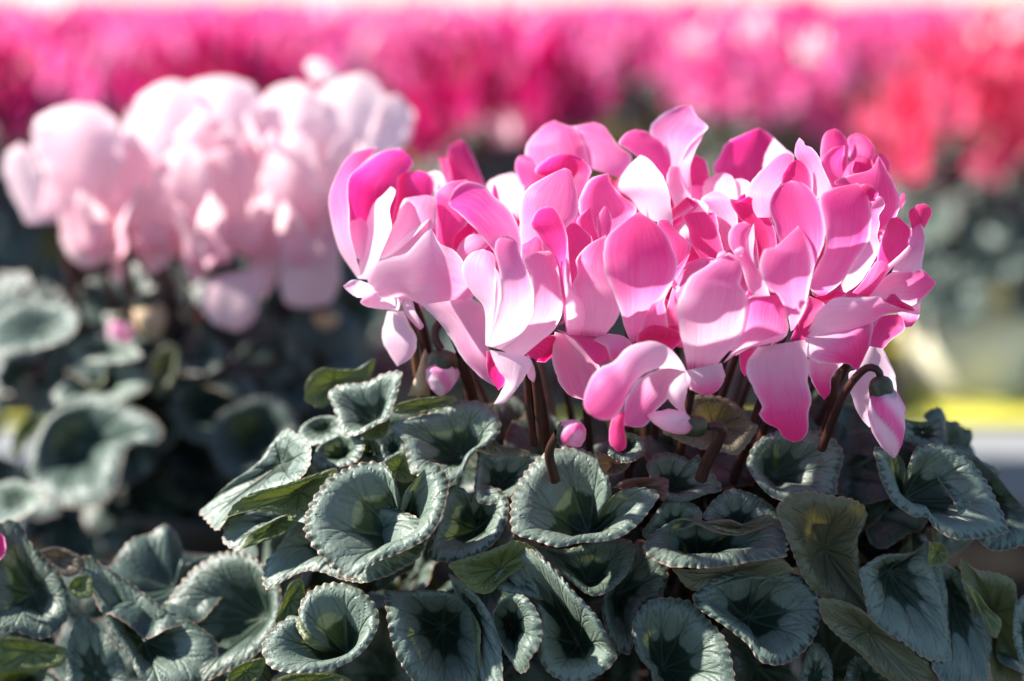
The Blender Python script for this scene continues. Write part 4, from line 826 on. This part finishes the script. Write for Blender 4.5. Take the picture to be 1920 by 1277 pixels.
for i, (x, y, Y, s) in enumerate([(185, 470, 0, .034), (300, 470, .5, .036), (395, 490, -.5, .034), (480, 470, 0, .036), (570, 490, 0, .034), (640, 460, 1, .034), (250, 360, 2, .036), (420, 330, 2.5, .036), (540, 350, 2, .036)]):
    pos = at(np.array([[x, y]], float), np.array([PY + Y * .01]))[0]
    free_flower(pale, pos, s, 1400 + i, M_PALE, (.55, .15), root=PC + np.array([(pos[0] - PC[0]) * .5, .0, .03]), flare=.3)
def sP(pts, Ys, r=(.003, .003), m=None):
    e = stem(pale, 'N', pts, Ys, r, m, PY); e.name = 'flower_stem'
sP([(225, 720), (260, 850), (310, 1050), (350, 1200)], (1, 1, 1, 1.5))
sP([(510, 760), (530, 950), (570, 1200)], (0, 0, .5))
sP([(430, 900), (450, 1000), (490, 1150)], (.5, .5, 1.), (.0025, .003))
sP([(690, 960), (710, 1100), (730, 1300)], (1, 1, 2), (.004, .004))
sP([(880, 980), (840, 1100), (800, 1250)], (2, 2, 2), (.004, .004))
bud(pale, 'N', (600, 1060), (640, 1240), -.5, .009, ((590, 1030), (610, 1110), .007), p=(.05, .3), refY=PY, mat=M_DRY)
bud(pale, 'N', (500, 1130), (490, 1280), -.5, .007, ((500, 1110), (500, 1160), .005), p=(.0, .3), refY=PY)
bud(pale, 'N', (1345, 1110), (1340, 1190), 2, .008, ((1345, 1080), (1345, 1140), .006), p=(.1, .3), refY=PY, mat=M_DRY)
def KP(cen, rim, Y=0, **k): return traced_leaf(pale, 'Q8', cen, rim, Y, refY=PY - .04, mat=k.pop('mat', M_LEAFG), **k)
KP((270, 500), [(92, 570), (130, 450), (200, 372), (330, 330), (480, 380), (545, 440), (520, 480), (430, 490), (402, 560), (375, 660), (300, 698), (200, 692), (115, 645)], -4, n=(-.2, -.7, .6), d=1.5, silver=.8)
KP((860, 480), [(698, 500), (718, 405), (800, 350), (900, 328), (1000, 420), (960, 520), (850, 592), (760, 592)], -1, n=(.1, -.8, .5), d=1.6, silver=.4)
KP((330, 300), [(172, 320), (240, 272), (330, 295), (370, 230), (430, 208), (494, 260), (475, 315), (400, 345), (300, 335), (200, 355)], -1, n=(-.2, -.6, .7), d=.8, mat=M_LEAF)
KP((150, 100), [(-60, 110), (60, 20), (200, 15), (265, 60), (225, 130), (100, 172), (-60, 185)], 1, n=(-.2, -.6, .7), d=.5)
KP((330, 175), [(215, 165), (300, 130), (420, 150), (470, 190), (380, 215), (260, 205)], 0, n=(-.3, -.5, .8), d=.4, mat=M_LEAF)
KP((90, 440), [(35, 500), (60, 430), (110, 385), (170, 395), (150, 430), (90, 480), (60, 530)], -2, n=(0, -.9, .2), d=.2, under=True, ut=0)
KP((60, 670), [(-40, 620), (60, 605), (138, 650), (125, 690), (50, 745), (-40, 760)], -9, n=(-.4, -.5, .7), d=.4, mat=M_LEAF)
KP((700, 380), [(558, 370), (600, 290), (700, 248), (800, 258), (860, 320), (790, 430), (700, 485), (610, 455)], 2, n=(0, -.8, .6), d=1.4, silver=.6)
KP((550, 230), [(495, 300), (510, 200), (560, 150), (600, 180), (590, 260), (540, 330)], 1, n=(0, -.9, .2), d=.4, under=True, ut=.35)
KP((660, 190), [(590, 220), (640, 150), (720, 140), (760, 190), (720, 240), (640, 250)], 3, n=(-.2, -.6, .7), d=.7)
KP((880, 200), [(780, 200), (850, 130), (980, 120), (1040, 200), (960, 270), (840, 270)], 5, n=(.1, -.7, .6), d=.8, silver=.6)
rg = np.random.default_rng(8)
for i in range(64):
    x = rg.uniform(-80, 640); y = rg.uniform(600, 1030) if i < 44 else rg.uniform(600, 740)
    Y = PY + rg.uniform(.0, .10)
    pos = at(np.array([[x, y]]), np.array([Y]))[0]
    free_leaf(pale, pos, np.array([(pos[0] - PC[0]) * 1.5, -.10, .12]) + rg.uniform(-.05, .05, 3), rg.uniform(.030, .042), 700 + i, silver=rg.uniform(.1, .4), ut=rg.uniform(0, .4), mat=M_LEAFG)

# ------------------------------------------------------------------ third plant, lower left corner
NC = np.array([at(np.array([[-60., 1300.]]), np.array([.66]))[0][0], .70, .10])
near = empty('cyclamen_plant', NC, None, 'leafy cyclamen cut off by the lower left corner of the picture', 'plant', 'cyclamen plants')
def KN(cen, rim, Y=0, **k): return traced_leaf(near, 'Q8', cen, rim, Y, **k)
KN((480, 1140), [(245, 895), (290, 858), (330, 880), (440, 950), (540, 1030), (640, 1080), (725, 1150), (705, 1230), (640, 1300), (500, 1310), (430, 1200), (370, 1110), (310, 980)], 2.6, n=(.1, -.75, .6), d=.9, silver=.7)
KN((110, 980), [(-50, 770), (45, 738), (85, 790), (145, 870), (205, 930), (235, 1010), (225, 1070), (150, 1135), (60, 1115), (-50, 1080)], 3.4, n=(.2, -.8, .55), d=.9, silver=.6)
KN((200, 870), [(132, 840), (190, 828), (270, 860), (280, 900), (230, 930), (180, 900)], 3.6, n=(0, -.9, .2), d=.2, under=True, ut=.75)
KN((320, 1250), [(218, 1290), (228, 1150), (268, 1058), (330, 1100), (392, 1170), (435, 1290), (400, 1380), (250, 1380)], 2.4, n=(-.1, -.85, .45), d=.5, silver=.8)
KN((100, 1180), [(-30, 1130), (60, 1130), (150, 1150), (225, 1172), (205, 1225), (80, 1245), (-30, 1235)], 2.8, n=(0, -.92, .1), d=.2, under=True, ut=.05)
KN((265, 960), [(220, 965), (250, 930), (300, 925), (308, 990), (260, 1000)], 2.8, n=(0, -.9, .2), d=.1, under=True, ut=.0)
KN((60, 1270), [(-30, 1260), (60, 1240), (180, 1260), (200, 1330), (60, 1380), (-30, 1360)], 3, silver=.5)
rg = np.random.default_rng(9)
for i in range(16):
    x = rg.uniform(-120, 480); y = rg.uniform(1060, 1360)
    pos = at(np.array([[x, y]]), np.array([FOCUS_Y + rg.uniform(.05, .11)]))[0]
    free_leaf(near, pos, np.array([.05, -.10, .12]) + rg.uniform(-.06, .06, 3), rg.uniform(.024, .032), 800 + i, silver=rg.uniform(.3, .7), mat=M_LEAFG)
fl = empty('flower', at(np.array([[-60., 1060.]]), np.array([.66]))[0], near)
traced_petal(fl, 'F', [(-60, 1070), (-70, 1030)], (-30, 985), [(-20, 1065), (8, 1040), (6, 1005)], (3, 3, 3), (.8, .9), .2, 0)
traced_petal(fl, 'F', [(-90, 1070), (-110, 1020)], (-80, 960), [(-50, 1070), (-40, 1020)], (3.4, 3.8, 4), (.7, .8), .2, 0)

# ------------------------------------------------------------------ bed of hot pink cyclamens on the far bench
def flower_mesh(seed, mat, size, p):
    rg = np.random.default_rng(seed); Vs, Fs, A, U, n0 = [], [], {'pk': [], 'edge': [], 'eye': []}, [], 0
    M = rot(rg.uniform(0, .4), rg.uniform(0, 6.3))
    for k in range(5):
        V, F_, a, uv = petal_free(k * 2 * math.pi / 5 + rg.uniform(-.2, .2), size * rg.uniform(.9, 1.1), rg, .35 + rg.uniform(-.25, .25), nv=10, nu=7, p=(p[0] + rg.uniform(-.1, .1), p[1] + rg.uniform(-.2, .1)))
        Vs.append(V @ M.T); Fs.append(F_ + n0); n0 += len(V); U.append(uv)
        for q in A: A[q].append(a[q])
    return mesh_data('flower', np.vstack(Vs), np.vstack(Fs), mat, {q: np.concatenate(A[q]) for q in A}, np.vstack(U))
FLW = {c: [flower_mesh(2000 + i, m, .048, pp) for i in range(6)] for c, m, pp in (('shaded', M_HOT, (.75, 1.05)), ('hot', M_HOT, (.05, .6)), ('coral', M_CORAL, (.25, .75)), ('pink', M_PINK, (.3, .8)), ('white', M_PALE, (.2, .0)))}  # front row coloured crimson for shade, far rows paled as if backlit
LFM = []
for i in range(6):
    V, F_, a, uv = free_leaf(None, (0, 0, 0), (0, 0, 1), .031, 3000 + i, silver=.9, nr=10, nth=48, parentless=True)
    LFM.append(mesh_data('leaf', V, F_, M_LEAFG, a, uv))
def inst(name, me, loc, parent, e=(0, 0, 0), s=1.0):
    o = bpy.data.objects.new(name, me); COL.objects.link(o); o.parent = parent
    o.location = Vector(loc) - wpos(parent); o.rotation_euler = e; o.scale = (s, s, s)
    return o
def spots(kind, rg, nf, nl, droop=.17, spread=.165):
    fl, lf = [], []
    for i in range(nf):
        a = i * 2.399 + rg.uniform(-.3, .3); r = .105 * math.sqrt((i + .5) / nf)
        c = kind if rg.random() > .04 or kind == 'shaded' else 'white'
        fl.append((c, int(rg.integers(6)), (r * math.cos(a), r * math.sin(a), .275 + .045 * (1 - (r / .105) ** 2) + rg.uniform(-.035, .02)), (rg.uniform(-.2, .2), rg.uniform(-.2, .2), rg.uniform(0, 6.3)), rg.uniform(.9, 1.15)))
    for i in range(nl):
        a = i * 2.399 + rg.uniform(-.3, .3); q = (i + .5) / nl; r = spread * math.sqrt(q)
        lf.append((int(rg.integers(6)), (r * math.cos(a), r * math.sin(a), .235 - droop * q ** 1.7 + rg.uniform(-.015, .015)), (-math.sin(a) * (.35 + .95 * q), math.cos(a) * (.35 + .95 * q), rg.uniform(-.4, .4)), rg.uniform(.85, 1.2)))
    return fl, lf
def bed_plant(x, y, kind, seed, label, group, nf=24, nl=64, droop=.17, spread=.165):
    rg = np.random.default_rng(seed)
    e = empty('cyclamen_plant', (x, y, .10), None, label, 'plant', group)
    fl, lf = spots(kind, rg, nf, nl, droop, spread)
    if spread < .15: fl = [(c, i, (p_[0] * 1.15, p_[1] * 1.15, p_[2] - (.05 if k % 3 == 0 else 0)), r_, s_) for k, (c, i, p_, r_, s_) in enumerate(fl)]
    for c, i, p_, r_, s_ in fl:
        inst('flower', FLW[c][i], (x + p_[0], y + p_[1], p_[2]), e, r_, s_)
    for i, p_, r_, s_ in lf:
        inst('leaf', LFM[i], (x + p_[0], y + p_[1], p_[2]), e, r_, s_)
    V, F_ = tube([(x, y, .09), (x, y, .14), (x, y, .2)], [.02, .016, .008], 10, 6)
    mk('stem', V, F_, M_STEM, e)
    return e
R1 = 1.82
BP = []
CR = bed_plant(.498, R1, 'coral', 41, 'coral pink cyclamen growing in the cream pot at the right edge', 'cyclamens on the far bench', nf=22, nl=90, droop=.125, spread=.12)
pot((.498, R1, .0), .085, .13, M_POT, 'cream plastic pot on the yellow-green board at the right edge', 'plant pots')
for i, (x, lab) in enumerate([(-.02, 'hot pink cyclamen behind the middle of the bright pink plant, front row'), (-.31, 'hot pink cyclamen seen between the pale and the bright pink plants, front row'), (-.60, 'hot pink cyclamen behind the pale pink plant at the left, front row')]):
    BP.append(bed_plant(x, R1 + .02 * i, 'shaded', 50 + i, lab, 'cyclamens on the far bench'))
    pot((x, R1 + .02 * i, 0), .072, .12, M_POTD, 'dark pot on the far bench, ' + ['behind the middle of the bright pink plant', 'between the pale and the bright pink plants', 'behind the pale pink plant'][i], 'dark pots on the far bench')
for k, (x, y, Y, s) in enumerate([(950, 262, 1.70, .5), (1525, 115, 1.74, .62), (1300, 95, 2.08, .7), (1410, 75, 2.1, .65)]):
    pl = [BP[0], CR, BP[0], BP[0]][k]
    inst('flower', FLW['white'][k], at(np.array([[x, y]], float), np.array([Y]))[0], pl, (0, 0, k), s)
FARLAB = 'hot pink cyclamen in the blurred rows far behind'
row = 0
y = R1 + .30
VAR = []
def mass(seed, kind, which):
    """The flowers or the leaves of one distant plant, too small and blurred to pick apart."""
    from mathutils import Euler
    rg = np.random.default_rng(seed); fl, lf = spots(kind, rg, 20, 20)
    Vs, Fs, A, U, MI, n0 = [], [], {}, [], [], 0
    items = [(FLW[c][i], p_, r_, s_, 1 if c == 'white' else 0) for c, i, p_, r_, s_ in fl] if which == 'f' else [(LFM[i], p_, r_, s_, 0) for i, p_, r_, s_ in lf]
    keys = ('pk', 'edge', 'eye') if which == 'f' else ('sil', 'vein', 'rim', 'ut')
    for me, p_, r_, s_, mi in items:
        n = len(me.vertices); v = np.empty(n * 3, np.float32); me.vertices.foreach_get('co', v)
        Rm = np.array(Euler(r_).to_matrix()); Vs.append((v.reshape(-1, 3) * s_) @ Rm.T + np.array(p_) - np.array([0, 0, .10]))
        f_ = np.empty(len(me.loops), np.int32); me.loops.foreach_get('vertex_index', f_); f_ = f_.reshape(-1, 4); Fs.append(f_ + n0); MI.append(np.full(len(f_), mi)); n0 += n
        for q in keys:
            w_ = np.empty(n, np.float32); me.attributes[q].data.foreach_get('value', w_); A.setdefault(q, []).append(w_)
        U.append(rg.random((n, 2)))
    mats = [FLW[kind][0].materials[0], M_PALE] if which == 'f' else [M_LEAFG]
    return mesh_data('blossom' if which == 'f' else 'foliage', np.vstack(Vs), np.vstack(Fs), mats, {q: np.concatenate(A[q]) for q in A}, np.vstack(U), np.concatenate(MI))
FAR = [(mass(70 + i, 'hot', 'f'), mass(70 + i, 'hot', 'l')) for i in range(5)] + [(mass(80, 'coral', 'f'), mass(80, 'coral', 'l'))]
rg = np.random.default_rng(3)
for rr in range(15):
    yy = R1 + .32 + rr * .31
    half = .40 * yy + .15
    nx = int(2 * half / .33) + 1
    for c in range(nx):
        xx = -half + (c + .5) * 2 * half / nx + rg.uniform(-.04, .04)
        kind = 5 if (xx > .25 * yy and rg.random() < .6) else int(rg.integers(5))
        loc = (xx, yy + rg.uniform(-.03, .03), .115 + rg.uniform(-.01, .02))
        lab = 'coral pink cyclamen in the blurred rows behind, at the right' if kind == 5 else FARLAB
        if rr == 0:
            bed_plant(loc[0], loc[1], 'coral' if kind == 5 else 'hot', 100 + c, 'hot pink cyclamen in the second row of the far bench, ' + ('leftmost', 'second from the left', 'third from the left', 'fourth from the left', 'fifth from the left', 'sixth from the left', 'seventh from the left', 'eighth from the left')[c] if kind < 5 else lab, 'second row of the far bench' if kind < 5 else 'blurred coral cyclamens', nf=20, nl=20)
            continue
        e = empty('cyclamen_plant', loc, None, lab, 'plant', 'blurred coral cyclamens' if kind == 5 else 'blurred far rows of cyclamens')
        for nm, me in zip(('blossom', 'foliage'), FAR[kind]):
            o = bpy.data.objects.new(nm, me); COL.objects.link(o); o.parent = e; o['kind'] = 'stuff'
            o.rotation_euler = (0, 0, 0)
        e.rotation_euler = (0, 0, rg.uniform(0, 6.3))
# pots of the near plants
pot((CROWN[0], CROWN[1], 0), .075, .12, M_POTD, 'dark pot hidden under the bright pink cyclamen', 'plant pots')
pot((PC[0], PC[1], 0), .075, .12, M_POTD, 'dark pot hidden under the pale pink cyclamen', 'plant pots')
pot((NC[0], NC[1], 0), .07, .11, M_POTD, 'dark pot hidden under the cyclamen in the lower left corner', 'plant pots')
